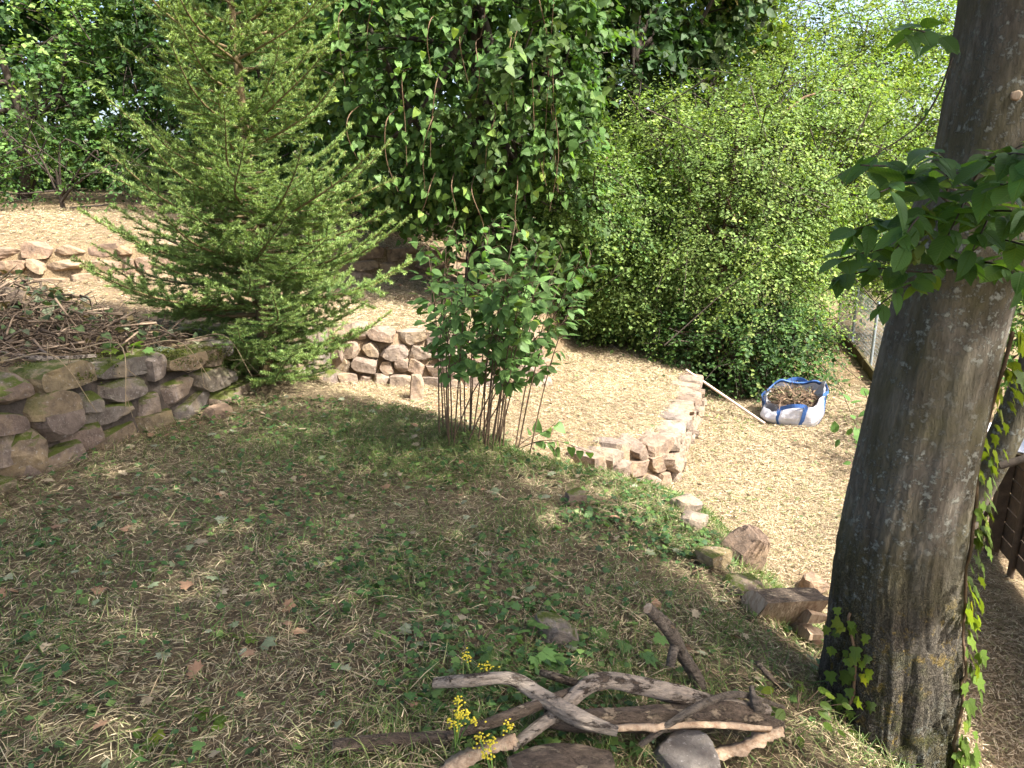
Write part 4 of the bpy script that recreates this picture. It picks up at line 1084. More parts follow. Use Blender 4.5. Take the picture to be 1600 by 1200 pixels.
log('dead_branch', 'thin dark twig leaning behind the knobbly stub', [G(1220, 1075, .02), G(1200, 1055, .05), G(1183, 1035, .05)], [0.009, 0.012, 0.008], 'log_dark', 'branch', seed=11, n=14)
log('dead_branch', 'bent grey stick crossing low through the middle of the pile', [G(700, 1150, .05), G(790, 1120, .10), G(870, 1090, .14), G(905, 1075, .12)], [0.012, 0.017, 0.016, 0.010], 'log_dark', 'branch', seed=21)
log('dead_branch', 'thin stick lying across the right half of the pile, close to the trunk', [G(1000, 1165, .07), G(1080, 1110, .18), G(1150, 1085, .16), G(1225, 1105, .05)], [0.008, 0.012, 0.011, 0.006], 'log_smooth', 'branch', seed=22)
# split log beside the trunk
def split_log():
    p = on_ground(1222, 985); base = np.array([p[0], p[1], p[2]])
    root = thing('split_log', base, 'split firewood log with dark bark and pale torn wood beside the thick trunk', 'log')
    r = np.random.default_rng(3)
    ax = norm(np.array([0.80, 0.25, -0.12])); side = norm(np.cross(ax, [0, 0, 1])); up = np.cross(side, ax)
    n, k = 14, 18
    bark = MB(); V = []
    for i in range(n):
        t = i/(n-1); c = ax*(t-0.45)*0.34+[0, 0, 0.06]
        for a in np.linspace(0.36*np.pi, 1.33*np.pi, k):
            rr = 0.125*(1+0.10*(vnoise(np.array([math.cos(a)*2, math.sin(a)*2, t*3]), 9)-0.5)*2)
            V.append(c+side*math.cos(a)*rr+up*math.sin(a)*rr)
    V = np.array(V); idx = np.arange(n*k).reshape(n, k)
    bark.add(V, np.stack([idx[:-1, :-1], idx[1:, :-1], idx[1:, 1:], idx[:-1, 1:]], -1).reshape(-1, 4))
    bark.build('bark', M['log_dark'], root)
    wood = MB()
    for e in (0, n-1):
        ring = V[idx[e]]; c = ring.mean(0)+(-ax if e == 0 else ax)*0.015
        wood.add(np.vstack([ring, c]), np.array([(i, i+1, k) for i in range(k-1)]+[(k-1, 0, k)]))
    a, b = V[idx[:, 0]], V[idx[:, -1]]; mid = (a+b)/2-up*0.02
    W = np.stack([a, mid, b], 1).reshape(-1, 3); i3 = np.arange(n*3).reshape(n, 3)
    wood.add(W, np.stack([i3[:-1, :-1], i3[1:, :-1], i3[1:, 1:], i3[:-1, 1:]], -1).reshape(-1, 4))
    wood.build('split_face', M['cut'], root)
    # torn splints standing at the near end
    for j in range(7):
        m = MB(); o = side*r.uniform(-0.02, 0.07)+up*r.uniform(-0.08, 0.05); st = ax*0.08+o+[0, 0, 0.06]
        tube(m, np.array([st, st+ax*r.uniform(0.05, 0.10)+[0, 0, -0.01], st+ax*r.uniform(0.12, 0.2)+r.normal(0, 0.02, 3)-[0, 0, 0.03]]), [0.028, 0.02, 0.004], 5, rough=0.2, seed=j)
        m.build('splint', M['cut'], root, smooth=False)
split_log()
# brushwood on the left terrace
log('dead_log', 'dark short log lying on top of the brushwood heap at the left edge', [np.array([-4.15, 4.75, H(-4.15, 4.75)+.42]), np.array([-3.75, 4.85, H(-3.75, 4.85)+.42]), np.array([-3.35, 5.0, H(-3.35, 5.0)+.34])], [0.07, 0.075, 0.065], 'log_dark', seed=12, segs=20, rough=0.3)
log('dead_log', 'thin pale branch lying along the top of the mossy wall', [G(-30, 545, .05), G(60, 560, .05), G(150, 556, .05)], [0.012, 0.016, 0.012], 'log_pale', seed=13)
def heap_h(x, y):
    return 0.42*np.exp(-(((x+3.75)/0.75)**2+((y-5.1)/0.7)**2))+0.14*np.exp(-(((x+2.95)/0.6)**2+((y-5.2)/0.6)**2))
def brush():
    r = np.random.default_rng(14); mb = MB(); k = 0
    while k < 2600:
        x, y = r.uniform(-5.2, -2.3), r.uniform(3.8, 6.4)
        hh = float(heap_h(np.array(x), np.array(y)))
        if sdist(np.array([x]), np.array([y]), B0)[0] < 0.25 or r.random() > hh*4+0.05: continue
        k += 1
        p = np.array([x, y, H(x, y)+hh*r.uniform(0.05, 1.05)+0.01])
        d = norm(r.normal(size=3)*[1, 1, 0.4]); L = r.uniform(0.12, 0.5)
        Q = spline([p-d*L*0.5, p+r.normal(0, 0.03, 3), p+d*L*0.5+[0, 0, -0.04]], 5)
        tube(mb, Q, np.linspace(r.choice([0.002, 0.003, 0.005, 0.010]), 0.0015, 5), 4, r.uniform(0.4, 1.5)*np.array([0.15, 0.108, 0.072]), cap=False)
    o = mb.build('brushwood', M['litter']); tag(o, 'heap of dead brown twigs and brush above the mossy wall', 'brushwood', kind='stuff')
    lf = MB(); n = 2600; x, y = r.uniform(-5.2, -2.2, n), r.uniform(3.8, 6.6, n); hh = heap_h(x, y)
    m = (sdist(x, y, B0) > 0.15) & (r.random(n) < hh*3+0.12); x, y, hh = x[m], y[m], hh[m]; n = len(x)
    ax = norm(r.normal(size=(n, 3))*[1, 1, 0.6]); nr = norm(r.normal(0, 0.5, (n, 3))+[0.1, -0.2, 1])
    scatter(lf, LEAF_HEART[0], LEAF_HEART[1], np.stack([x, y, height(x, y)+hh*r.uniform(0.6, 1.1, n)+0.03], -1), basis(ax, nr), r.uniform(0.035, 0.075, n), pick_cols(n, [(0.08, 0.12, 0.045), (0.17, 0.19, 0.12), (0.06, 0.09, 0.04), (0.16, 0.12, 0.06)], r, 0.2))
    tag(lf.build('wilted_foliage', M['green']), 'wilting green leaves on the brush heap above the mossy wall', 'cut foliage', kind='stuff')
brush()
def overhang():
    r = np.random.default_rng(17)
    where = ['at the wall corner beside the spruce', 'just left of the corner', 'halfway along the visible wall', 'nearest the left picture edge']
    for i, s_ in enumerate((0.95, 0.76, 0.55, 0.36)):
        x0, y0 = -2.95+0.7*s_, 3.2+2.45*s_
        a = np.array([x0-0.25, y0+0.05, H(x0-0.4, y0)+0.04]); b = np.array([x0+0.08, y0, a[2]+0.04]); c = np.array([x0+0.15+r.uniform(0, 0.1), y0+r.normal()*0.15, a[2]-r.uniform(0.15, 0.4)])
        mb = MB(); P = spline([a, b, c], 12)-a; tube(mb, P, np.linspace(0.005, 0.002, 12), 5, cap=False)
        for k in range(3):
            q = P[r.integers(5, 11)]; tube(mb, spline([q, q+r.normal(0, 0.05, 3)+[0.02, 0, -0.03], q+r.normal(0, 0.07, 3)+[0.03, 0, -0.09]], 6), np.linspace(0.0025, 0.001, 6), 4, cap=False)
        o = mb.build('dry_stem', M['pale_stem']); o.location = a
        tag(o, 'dry forked stem hanging over the mossy wall '+where[i], 'dry stem', 'dry stems hanging over the left wall')
overhang()

# ------------------------------------------------------------------ small plants
def rosette(label, u, v, n, size, tmpl, mat, seed, hgt=0.08, name='seedling', cat='seedling', p=None, spread=0.12):
    r = np.random.default_rng(seed); p = on_ground(u, v) if p is None else p
    root = thing(name, p, label, cat); off = np.array(p); lv = leaf_variants(tmpl, mat)
    for i in range(n):
        a = r.uniform(0, 2*np.pi); q = p+np.array([math.cos(a)*spread*r.uniform(.3, 1), math.sin(a)*spread*r.uniform(.3, 1), hgt*r.uniform(0.5, 1.2)])
        s = MB(); tube(s, np.array([[0, 0, -0.02], (q-p)*[0.4, 0.4, 0.7], q-p]), [0.002, 0.0016, 0.0012], 4, cap=False); s.build('stalk', M['red_twig'], root)
        put_leaf(lv[r.integers(3)], root, off, q, norm(np.array([math.cos(a), math.sin(a)-0.3, -0.25])), norm(np.array([0, -0.35, 1])+r.normal(0, 0.2, 3)), size*r.uniform(0.7, 1.2))
rosette('maple seedling with broad fresh green leaves on top of the mossy wall', 205, 570, 8, 0.10, LEAF_MAPLE, M['vine_leaf'], 1, 0.10, p=G(205, 562, 0.02))
rosette('pale wilted leaves lying over the wall edge near the corner', 290, 545, 10, 0.085, LEAF_MAPLE, leaf_mat('wilted_leaf', (0.20, 0.24, 0.17), 0.2, 0.6), 2, 0.06, 'wilted_shoot', 'shoot', p=G(285, 548, 0.02), spread=0.22)
rosette('wilted leaves at the brushwood end beside the dark log', 110, 480, 8, 0.09, LEAF_MAPLE, bpy.data.materials['wilted_leaf'], 3, 0.10, 'wilted_shoot', 'shoot', spread=0.2)
rosette('bright green lobed plant behind the white-barked branch', 825, 1030, 9, 0.07, LEAF_MAPLE, M['vine_leaf'], 4, 0.06)
rosette('bright green lobed plant left of the upright curved stub', 985, 1015, 8, 0.075, LEAF_IVY, M['vine_leaf'], 5, 0.07)
rosette('yellow-green leafy plant at the foot of the trunk beside the pile end', 1245, 1120, 16, 0.05, LEAF_OVAL, M['ivy_leaf'], 6, 0.07, spread=0.16)
rosette('cluster of sunlit ivy leaves in the lower left grass', 290, 1150, 14, 0.045, LEAF_IVY, M['ivy_leaf'], 7, 0.03, spread=0.14)
rosette('cluster of bright ivy leaves in the grass above the lower left corner', 360, 1020, 9, 0.04, LEAF_IVY, M['ivy_leaf'], 8, 0.03, spread=0.1)
def flowers(u, v, label, seed, n, hgt):
    r = np.random.default_rng(seed); p = on_ground(u, v); root = thing('ragwort', p, label, 'wildflower', 'yellow wildflowers by the log pile')
    for i in range(n):
        q = np.array([r.normal(0, 0.03), r.normal(0, 0.03), hgt*r.uniform(0.8, 1.1)])
        s = MB(); tube(s, spline([np.array([0, 0, -0.02]), q*[0.3, 0.3, 0.5], q], 6), np.linspace(0.003, 0.0015, 6), 4, (1, 1, 1), cap=False); st = s.build('stem', M['shrub_leaf'], root)
        f = MB()
        for c in range(22):
            cc = q+r.normal(0, 0.011, 3)*[1, 1, 0.7]
            a = np.linspace(0, 2*np.pi, 7)[:-1]
            V = np.vstack([cc, cc+np.stack([np.cos(a)*0.0045*(0.6+0.4*np.abs(np.cos(a*1.5))), np.sin(a)*0.0045, np.abs(np.sin(a*3))*0.004-0.002], -1)])
            f.add(V, np.array([(0, 1+k, 1+(k+1) % 6) for k in range(6)]))
        f.build('flower_head', M['flower'], root, smooth=False)
flowers(712, 1185, 'yellow wildflower cluster left of the broken plank', 1, 5, 0.16)
flowers(793, 1175, 'single yellow flower head in front of the broken plank', 2, 1, 0.10)
flowers(735, 1060, 'yellow flower above the tip of the white-barked branch', 3, 2, 0.10)
flowers(770, 1225, 'pair of yellow flowers at the bottom edge, lowest of the flowers', 4, 3, 0.10)

# ------------------------------------------------------------------ litter and ground cover
def area_pts(n, x0, x1, y0, y1, r): return r.uniform(x0, x1, n), r.uniform(y0, y1, n)
def grad_n(x, y, e=0.05):
    gx = (height(x+e, y)-height(x-e, y))/(2*e); gy = (height(x, y+e)-height(x, y-e))/(2*e)
    return norm(np.stack([-gx, -gy, np.ones_like(gx)], -1))
def in_view(x, y, m=0.12):
    d = y*math.cos(PITCH)+1.6*math.sin(PITCH); return (np.abs(x)/np.maximum(d, 0.1) < 0.7+m)
BLADE = (np.array([[-.5, 0, 0], [.5, 0, 0], [-.45, .5, .06], [.45, .5, .06], [-.1, 1, -.02], [.1, 1, -.02]]), np.array([[0, 1, 3, 2], [2, 3, 5, 4]]))
CHIP = (np.array([[-.5, 0, 0], [.5, 0, 0], [.4, 1, .03], [-.4, 1, .03]]), np.array([[0, 1, 2, 3]]))
def blades(mb, x, y, L, W, cols, r, lift=0.12, zoff=(0.0, 0.03), swirl=0.8, tmpl=BLADE, flat=True):
    n = len(x); z = height(x, y); nr = grad_n(x, y)
    st = (np.abs(nr[:, 2]) > 0.6); x, y, z, nr = x[st], y[st], z[st], nr[st]; L = L[st]; W = W[st]; n = len(x); cols = cols[st]
    a = 2*np.pi*noise2(x, y, 0.8, 77)*2+r.normal(0, swirl, n)+np.where(r.random(n) < 0.5, 0, np.pi)
    ax = np.stack([np.cos(a), np.sin(a), np.zeros(n)], -1); ax = ax-nr*(ax*nr).sum(1, keepdims=True)
    ax = norm(ax+nr*np.abs(r.normal(0, lift, n))[:, None])
    nn = norm(nr+r.normal(0, 0.25, (n, 3)))
    pos = np.stack([x, y, z+r.uniform(*zoff, n)], -1)
    scatter(mb, tmpl[0], tmpl[1], pos, basis(ax, nn), np.stack([W, L, L], -1), cols)
def litter():
    r = np.random.default_rng(100)
    # foreground: mown hay, brown and grey-tan
    n = 300000; x, y = area_pts(n, -5.2, 3.0, 1.0, 6.6, r)
    k = in_view(x, y) & (sdist(x, y, CREST) < 0.7) & (sdist(x, y, B0) < -0.02) & (r.random(n) < np.clip(1.35-y/6.5, 0.35, 1)*(0.5+0.5*sstep(0.34, 0.56, noise2(x, y, 2.6, 37)))); x, y = x[k], y[k]; n = len(x)
    lush = sstep(0.35, 0.7, noise2(x, y, 0.9, 31))
    cols = pick_cols(n, [(0.38, 0.30, 0.175), (0.28, 0.205, 0.115), (0.46, 0.375, 0.23), (0.26, 0.225, 0.115), (0.14, 0.10, 0.06), (0.20, 0.215, 0.085)], r, 0.22)
    L = r.uniform(0.015, 0.055, n)*(1+1.8*(r.random(n) < 0.06)); W = r.uniform(0.0016, 0.0036, n)
    mb = MB(); blades(mb, x, y, L, W, cols, r, 0.14, (0, 0.035), 0.9)
    tag(mb.build('hay_litter', M['litter']), 'brown mown hay strewn over the shaded slope in front', 'hay', kind='stuff')
    # green grass shoots among it
    n = 170000; x, y = area_pts(n, -4.5, 2.2, 1.0, 5.6, r)
    dens = sstep(0.34, 0.6, noise2(x, y, 1.1, 33))*sstep(-2.6, -0.4, x)+0.13
    k = in_view(x, y) & (sdist(x, y, CREST) < 0.5) & (sdist(x, y, B0) < -0.05) & (r.random(n) < dens); x, y = x[k], y[k]; n = len(x)
    cols = pick_cols(n, [(0.10, 0.155, 0.04), (0.125, 0.18, 0.05), (0.075, 0.13, 0.035), (0.17, 0.19, 0.065)], r, 0.2)
    mb = MB(); blades(mb, x, y, r.uniform(0.03, 0.10, n), r.uniform(0.0018, 0.004, n), cols, r, 0.7, (0, 0.02), 2.0)
    tag(mb.build('grass', M['green']), 'short green grass growing through the hay on the slope', 'grass', kind='stuff')
    # ivy and other small leaves
    n = 80000; x, y = area_pts(n, -4.0, 2.2, 1.0, 5.6, r)
    dens = sstep(0.36, 0.6, noise2(x, y, 1.4, 35))*np.clip(0.12+0.5*sstep(-1.3, 0.6, x)+0.25*sstep(2.6, 1.6, y), 0, 1)+0.03
    k = in_view(x, y) & (sdist(x, y, CREST) < 0.45) & (sdist(x, y, B0) < -0.05) & (r.random(n) < dens); x, y = x[k], y[k]; n = len(x)
    cols = pick_cols(n, [(0.055, 0.115, 0.035), (0.075, 0.145, 0.04), (0.04, 0.09, 0.033), (0.12, 0.19, 0.05)], r, 0.22)
    mb = MB(); nr = grad_n(x, y); a = r.uniform(0, 2*np.pi, n)
    pos = np.stack([x, y, height(x, y)+r.uniform(0.01, 0.05, n)], -1); ax = norm(np.stack([np.cos(a), np.sin(a), r.normal(0, 0.25, n)], -1)); nn = norm(nr+r.normal(0, 0.38, (n, 3)))
    half = r.random(n) < 0.55; sz = r.uniform(0.014, 0.044, n)
    B = basis(ax, nn)
    scatter(mb, LEAF_IVY[0], LEAF_IVY[1], pos[half], B[half], sz[half], cols[half])
    scatter(mb, LEAF_LO[0]*[1.3, 1, 1], LEAF_LO[1], pos[~half], B[~half], sz[~half], cols[~half])
    tag(mb.build('ivy_ground_cover', M['green']), 'dark ivy and small weeds covering the shaded slope', 'ground cover', kind='stuff')
    # withered pale and brown leaves
    n = 650; x, y = area_pts(n, -4.5, 2.5, 1.2, 6.0, r)
    k = in_view(x, y) & (sdist(x, y, CREST) < 0.7) & (sdist(x, y, B0) < -0.1); x, y = x[k], y[k]; n = len(x)
    cols = pick_cols(n, [(0.21, 0.23, 0.14), (0.26, 0.15, 0.085), (0.16, 0.19, 0.10), (0.30, 0.24, 0.15)], r, 0.15)
    a = r.uniform(0, 2*np.pi, n); ax = norm(np.stack([np.cos(a), np.sin(a), r.normal(0, 0.2, n)], -1)); nn = norm(grad_n(x, y)+r.normal(0, 0.3, (n, 3)))
    mb = MB(); scatter(mb, LEAF_MAPLE[0], LEAF_MAPLE[1], np.stack([x, y, height(x, y)+0.03], -1), basis(ax, nn), r.uniform(0.025, 0.06, n), cols)
    tag(mb.build('fallen_leaves', M['litter']), 'withered leaves scattered over the mown slope', 'fallen leaves', kind='stuff')
    # sunlit straw and chips on the terraces
    mb = MB()
    for (x0, x1, y0, y1, n_) in ((-2.2, 3.2, 5.0, 12.5, 120000), (0.8, 6.0, 3.0, 10.5, 120000), (3.0, 9.0, 9.5, 19, 22000), (-8.5, -0.5, 5.0, 12.5, 65000), (-10, -1, 9.5, 14, 12000)):
        x, y = area_pts(n_, x0, x1, y0, y1, r)
        far = np.maximum(sdist(x, y, CREST)-0.25, sdist(x, y, B0)+0.02) > r.normal(0, 0.12, n_)
        k = in_view(x, y) & far; x, y = x[k], y[k]; n = len(x)
        cols = pick_cols(n, [(0.45, 0.36, 0.225), (0.36, 0.275, 0.165), (0.55, 0.45, 0.295), (0.17, 0.115, 0.07), (0.40, 0.295, 0.19), (0.25, 0.25, 0.10)], r, 0.15)
        cols = cols*(0.68+0.62*noise2(x, y, 0.9, 51))[:, None]
        lng = r.random(n) < 0.7
        L = np.where(lng, r.uniform(0.025, 0.085, n), r.uniform(0.012, 0.03, n)); W = np.where(lng, r.uniform(0.0022, 0.0045, n), r.uniform(0.005, 0.011, n))
        W = W*np.clip(y/8, 0.7, 1.6)
        blades(mb, x, y, L, W, cols, r, 0.10, (0, 0.03), 1.2, CHIP)
    tag(mb.build('straw_litter', M['litter']), 'pale dry straw strewn over the sunlit terraces', 'straw', kind='stuff')
    mb = MB(); n = 1600; x, y = area_pts(n, -7, 6, 5.0, 12.5, r)
    k = in_view(x, y) & ((sdist(x, y, CREST) > 0.5) | (sdist(x, y, B0) > 0.1)); x, y = x[k], y[k]; n = len(x)
    cols = pick_cols(n, [(0.20, 0.11, 0.06), (0.13, 0.09, 0.05), (0.22, 0.24, 0.10), (0.12, 0.16, 0.06)], r, 0.2)
    a = r.uniform(0, 6.28, n); ax = norm(np.stack([np.cos(a), np.sin(a), r.normal(0, 0.2, n)], -1))
    scatter(mb, LEAF_OVAL[0], LEAF_OVAL[1], np.stack([x, y, height(x, y)+0.03], -1), basis(ax, norm(grad_n(x, y)+r.normal(0, 0.3, (n, 3)))), r.uniform(0.03, 0.07, n), cols)
    tag(mb.build('dry_leaves', M['litter']), 'brown and green fallen leaves scattered over the sunlit straw', 'fallen leaves', kind='stuff')
    # low green weeds on the lower terrace and wall tops
    n = 9000; x, y = area_pts(n, 1.5, 7.0, 5.5, 14, r)
    k = in_view(x, y) & (sdist(x, y, W2L) < -0.2) & (r.random(n) < sstep(0.42, 0.7, noise2(x, y, 0.8, 41))*0.9); x, y = x[k], y[k]; n = len(x)
    mb = MB(); cols = pick_cols(n, [(0.16, 0.20, 0.06), (0.12, 0.16, 0.05), (0.2, 0.21, 0.08)], r, 0.2)
    blades(mb, x, y, r.uniform(0.03, 0.07, n), r.uniform(0.008, 0.018, n), cols, r, 0.3, (0, 0.03), 2.5, CHIP)
    tag(mb.build('weeds', M['green']), 'sparse green weeds on the sunlit lower ground', 'weeds', kind='stuff')
litter()
def moss():
    r = np.random.default_rng(120); mb = MB()
    n = 14000; s = r.random(n)
    P = np.array([(-2.95, 3.2), (-2.2, 5.8)]); x = P[0, 0]+(P[1, 0]-P[0, 0])*s; y = P[0, 1]+(P[1, 1]-P[0, 1])*s
    o = r.uniform(-0.26, 0.06, n); x = x+o*0.96; y = y-o*0.27
    m = noise2(x, y, 3.5, 44) > 0.44; x, y = x[m], y[m]; n = len(x)
    z = z_t0(x-0.3, y)-0.01-np.maximum(o[m], 0)*1.2+r.uniform(-0.02, 0.03, n)
    col = pick_cols(n, [(0.075, 0.085, 0.015), (0.11, 0.115, 0.02), (0.055, 0.065, 0.015)], r, 0.2)
    a = r.uniform(0, 6.28, n); ax = norm(np.stack([np.cos(a), np.sin(a), np.abs(r.normal(0.6, 0.5, n))], -1))
    scatter(mb, LEAF_LO[0], LEAF_LO[1], np.stack([x, y, z], -1), basis(ax, norm(r.normal(0, 0.5, (n, 3))+[0.3, 0, 1])), r.uniform(0.008, 0.02, n), col)
    tag(mb.build('moss', M['green']), 'olive moss cushions along the top of the left wall', 'moss', kind='stuff')
moss()

# ------------------------------------------------------------------ bag, pole, fences
def build_bag():
    g = on_ground(1240, 660); base = np.array([g[0], g[1]+0.1, H(g[0], g[1]+0.1)])
    root = thing('bulk_bag', base, 'slumped white woven bulk bag with blue straps, full of dry cuttings', 'bag')
    n, k = 22, 72
    def ring(t, inner=0.0):
        a = np.linspace(0, 2*np.pi, k, endpoint=False)
        w = 0.33+0.07*math.sin(t*2.6)-inner; dpt = 0.30+0.06*math.sin(t*2.4)-inner
        e = 0.62
        x = np.sign(np.cos(a))*np.abs(np.cos(a))**e*w; y = np.sign(np.sin(a))*np.abs(np.sin(a))**e*dpt
        rim = 0.40+0.09*np.cos(a-0.3)+0.07*np.sin(a)+0.03*np.sin(3*a+1)+0.02*np.sin(7*a)-0.10*np.exp(-((np.mod(a, 2*np.pi)-4.0)/0.6)**2)
        z = t*rim
        q = np.stack([x*5, y*5, z*6], -1); wr = (fbm(q, 130, 3)-0.5)
        sc = 1+0.34*wr*np.minimum(1, t*3)+0.05*(fbm(q*2.6, 131, 2)-0.5)
        return np.stack([x*sc+0.03*t, y*sc, z-0.01], -1)
    rot = Matrix.Rotation(R_(-22), 3, 'Z'); Rn = np.array(rot)
    idx = np.arange(n*k).reshape(n, k)
    V = np.concatenate([ring(t) for t in np.linspace(0, 1, n)])@Rn.T
    Fq = np.stack([idx[:-1], np.roll(idx, -1, 1)[:-1], np.roll(idx, -1, 1)[1:], idx[1:]], -1).reshape(-1, 4)
    mb = MB(); mb.add(V, Fq); Vi = np.concatenate([ring(t, 0.008) for t in np.linspace(0.0, 1, n)])@Rn.T; mb.add(Vi, Fq[:, ::-1])
    mb.add(V[:k], np.arange(k)[::-1][None]); mb.build('body', M['bag'], root)
    rim = ring(1.0)@Rn.T
    tr = MB(); P = rim[6:34]; V2 = []
    ctr = rim.mean(0)
    for p in P:
        o = norm((p-ctr)*[1, 1, 0])
        V2 += [p+o*0.004+[0, 0, 0.003], p+o*0.003+[0, 0, -0.004], p-o*0.014+[0, 0, -0.035], p-o*0.014+[0, 0, 0.003]]
    V2 = np.array(V2); i = np.arange(len(P)-1)[:, None]*4; j = np.arange(4)[None]; kk = (j+1) % 4
    tr.add(V2, np.stack([i+j, i+kk, i+4+kk, i+4+j], -1).reshape(-1, 4)); tr.build('rim_band', M['bag_blue'], root)
    def strap(a0, a1, loop):
        h = MB(); ia, ib = int(a0/(2*np.pi)*k) % k, int(a1/(2*np.pi)*k) % k
        pts = [];
        for t in (0.05, 0.4, 0.75, 0.97): pts.append((ring(t)[ia]))
        mid = (ring(1.0)[ia]+ring(1.0)[ib])/2
        o = norm(mid*[1, 1, 0]); pts.append(mid*[1, 1, 1]+o*0.05+[0, 0, loop])
        for t in (0.97, 0.75, 0.4, 0.05): pts.append((ring(t)[ib]))
        P = spline(np.array(pts), 44); c = np.array([0.02, 0, 0.2])
        out = norm((P-c)*[1, 1, 0.15]); P = P+out*0.006
        T = norm(np.gradient(P, axis=0)); sd = norm(np.cross(T, out))
        Vv = np.stack([P-sd*0.026, P+sd*0.026, P+sd*0.026+out*0.003, P-sd*0.026+out*0.003], 1).reshape(-1, 3)@Rn.T
        i = np.arange(43)[:, None]*4; h.add(Vv, np.stack([i+j, i+kk, i+4+kk, i+4+j], -1).reshape(-1, 4))
        h.build('strap', M['bag_blue'], root, smooth=False)
    strap(4.5, 4.92, 0.03); strap(0.12, -0.2+2*np.pi, -0.03); strap(3.0, 3.3, 0.0); strap(1.4, 1.75, 0.02)
    root.scale = (0.93,)*3
    # contents
    r = np.random.default_rng(7); mb = MB(); nn_ = 700
    a = r.uniform(0, 2*np.pi, nn_); q = np.sqrt(r.random(nn_))
    x, y = np.cos(a)*q*0.29, np.sin(a)*q*0.25; z = 0.29+0.06*(1-q)+0.05*(y/0.3)+r.uniform(-0.03, 0.05, nn_)
    pos = np.stack([x, y, z], -1)@Rn.T+base
    ax = norm(r.normal(size=(nn_, 3))*[1, 1, 0.4])
    scatter(mb, BLADE[0], BLADE[1], pos, basis(ax, norm(r.normal(0, 0.5, (nn_, 3))+[0, 0, 1])), np.stack([r.uniform(0.006, 0.016, nn_), r.uniform(0.06, 0.2, nn_), np.full(nn_, 0.1)], -1), pick_cols(nn_, [(0.16, 0.10, 0.06), (0.09, 0.06, 0.04), (0.22, 0.15, 0.09), (0.09, 0.10, 0.04)], r, 0.25))
    aa = np.linspace(0, 2*np.pi, 30, endpoint=False)
    fl = np.stack([np.cos(aa)*0.31, np.sin(aa)*0.26, 0.28+0.05*np.sin(aa)], -1)@Rn.T+base
    mb.add(np.vstack([fl, (base+[0, 0, 0.40])[None]]), np.array([(i_, (i_+1) % 30, 30) for i_ in range(30)]), (0.09, 0.06, 0.035))
    tag(mb.build('dry_cuttings', M['litter']), 'brown dry garden cuttings heaped inside the white bag', 'cuttings', kind='stuff')
build_bag()
def pole():
    a = on_ground(1195, 662, 0.03); b = at_y(1072, 578, 9.6)
    b = np.array([b[0], b[1], max(b[2], H(b[0], b[1])+0.03)])
    mb = MB(); tube(mb, np.array([a, (a+b)/2, b])-a, 0.017, 10); o = mb.build('wooden_pole', M['pole']); o.location = a
    tag(o, 'long pale wooden pole leaning from the terrace edge down beside the bag', 'pole')
pole()
def wire_fence(label, pts, h, post_mat, step=0.11, wire_r=0.0025, group=None, post_r=0.025):
    P = np.array(pts, float); root = thing('wire_fence', (*P[0], H(*P[0])), label, 'fence', group); off = np.array(root.location)
    for p in P:
        m = MB(); z = H(*p); tube(m, np.array([[p[0], p[1], z-0.2], [p[0], p[1], z+h*0.5], [p[0], p[1], z+h+0.06]])-off, post_r, 8); m.build('post', M[post_mat], root)
    w = MB()
    for a, b in zip(P[:-1], P[1:]):
        L = np.linalg.norm(b-a); n = max(2, int(L/step)); za, zb = H(*a), H(*b)
        for i in range(n+1):
            t = i/n; q = a*(1-t)+b*t; z = za*(1-t)+zb*t
            tube(w, np.array([[*q, z+0.03], [*q, z+h]])-off, wire_r, 3, cap=False)
        for j in range(int(h/step)+1):
            tube(w, np.array([[*a, za+0.03+j*step], [*b, zb+0.03+j*step]])-off, wire_r, 3, cap=False)
    tag(w.build('wire_mesh', M['wire'], root), kind='stuff')
    return root
wire_fence('galvanised wire mesh fence along the mossy board, left of the thick trunk', [(5.4, 10.0), (5.85, 11.6), (6.35, 13.4), (7.0, 15.5)], 1.05, 'wire', 0.06, 0.003)
wire_fence('wire mesh fence with a rusty red post at the far left edge', [(-12.5, 12.0), (-8.55, 12.2)], 1.35, 'rust', 0.15, 0.003, post_r=0.045)
def board():
    a, b = np.array([5.25, 9.9]), np.array([6.5, 14.2]); n = 5
    root = thing('edging_board', (*a, H(*a)), 'low mossy edging boards at the foot of the wire mesh fence', 'edging'); off = np.array(root.location)
    for i in range(n):
        p, q = a+(b-a)*i/n, a+(b-a)*(i+0.97)/n; d = norm(q-p); s = np.array([d[1], -d[0]])*0.02; z0, z1 = H(*p), H(*q)
        V = np.array([[*(c+e), z+hh] for c, z in ((p, z0), (q, z1)) for e in (-s, s) for hh in (-0.08, 0.17)])-off
        m = MB(); m.add(V, np.array([[0, 1, 5, 4], [2, 6, 7, 3], [1, 3, 7, 5], [0, 2, 3, 1], [4, 5, 7, 6]])); m.build('board', M['board'], root, smooth=False)
board()
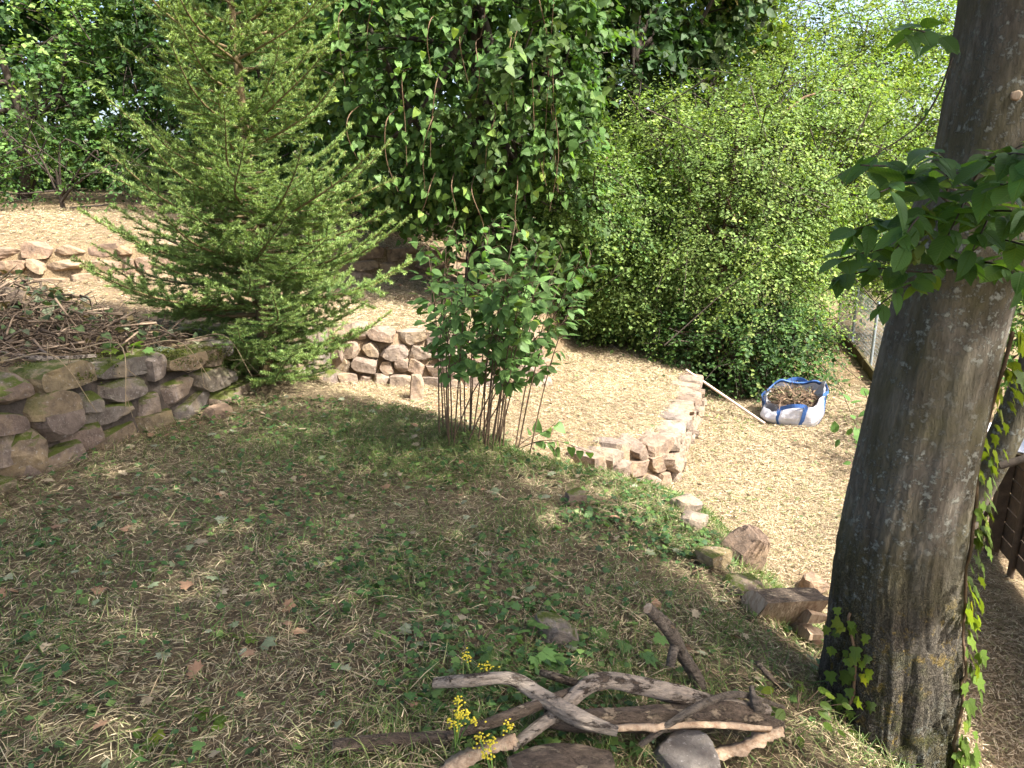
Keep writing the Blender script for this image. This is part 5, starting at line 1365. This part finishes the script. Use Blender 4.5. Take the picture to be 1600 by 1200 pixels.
def slat_fence():
    a, b = np.array([3.9, 5.3]), np.array([3.25, 2.7])
    root = thing('slat_fence', (*a, H(*a)), 'dark wooden slat fence at the right edge behind the thick trunk', 'fence'); off = np.array(root.location)
    d = norm(b-a); L = np.linalg.norm(b-a); nrm = np.array([-d[1], d[0]])
    def box(c, half, hz, z):
        V = np.array([[*(c+d*sx*half[0]+nrm*sy*half[1]), z+sz*hz] for sx in (-1, 1) for sy in (-1, 1) for sz in (-1, 1)])-off
        m = MB(); m.add(V, np.array([[0, 1, 3, 2], [4, 6, 7, 5], [0, 4, 5, 1], [2, 3, 7, 6], [1, 5, 7, 3], [0, 2, 6, 4]])); return m
    for t in (0.0, 0.5, 1.0):
        c = a+d*L*t; box(c-nrm*0.06, (0.04, 0.04), 0.62, H(*c)+0.5).build('post', M['fence_wood'], root, smooth=False)
    zb = min(H(*(a+d*L*t)) for t in (0, .5, 1))
    for i in range(9):
        box(a+d*L/2, (L/2, 0.009), 0.055, zb+0.12+i*0.122).build('slat', M['fence_wood'], root, smooth=False)
slat_fence()
def sheet():
    p = at_y(1600, 682, 5.2); n = 16
    X, Y = np.meshgrid(np.linspace(-0.25, 0.9, n), np.linspace(-0.3, 0.3, n), indexing='ij')
    Z = 0.05*np.sin(X*7)+0.04*np.sin(Y*9+X*3)-0.12*X
    idx = np.arange(n*n).reshape(n, n); Fq = np.stack([idx[:-1, :-1], idx[1:, :-1], idx[1:, 1:], idx[:-1, 1:]], -1).reshape(-1, 4)
    V = np.stack([X, Y, Z], -1).reshape(-1, 3)
    root = thing('garden_table', (p[0]+0.3, p[1], H(p[0]+.3, p[1])), 'table under a white sheet at the right edge, beyond the slat fence', 'table'); off = np.array(root.location)
    m = MB(); m.add(V+p-off, Fq); m.add(V+p-off-[0, 0, 0.012], Fq[:, ::-1]); m.build('sheet', M['sheet'], root)
    for sx in (-0.05, 0.75):
        for sy in (-0.2, 0.2):
            t = MB(); q = np.array([p[0]+sx, p[1]+sy]); tube(t, np.array([[*q, H(*q)-0.05], [*q, p[2]-0.16]])-off, 0.025, 8); t.build('leg', M['fence_wood'], root)
sheet()
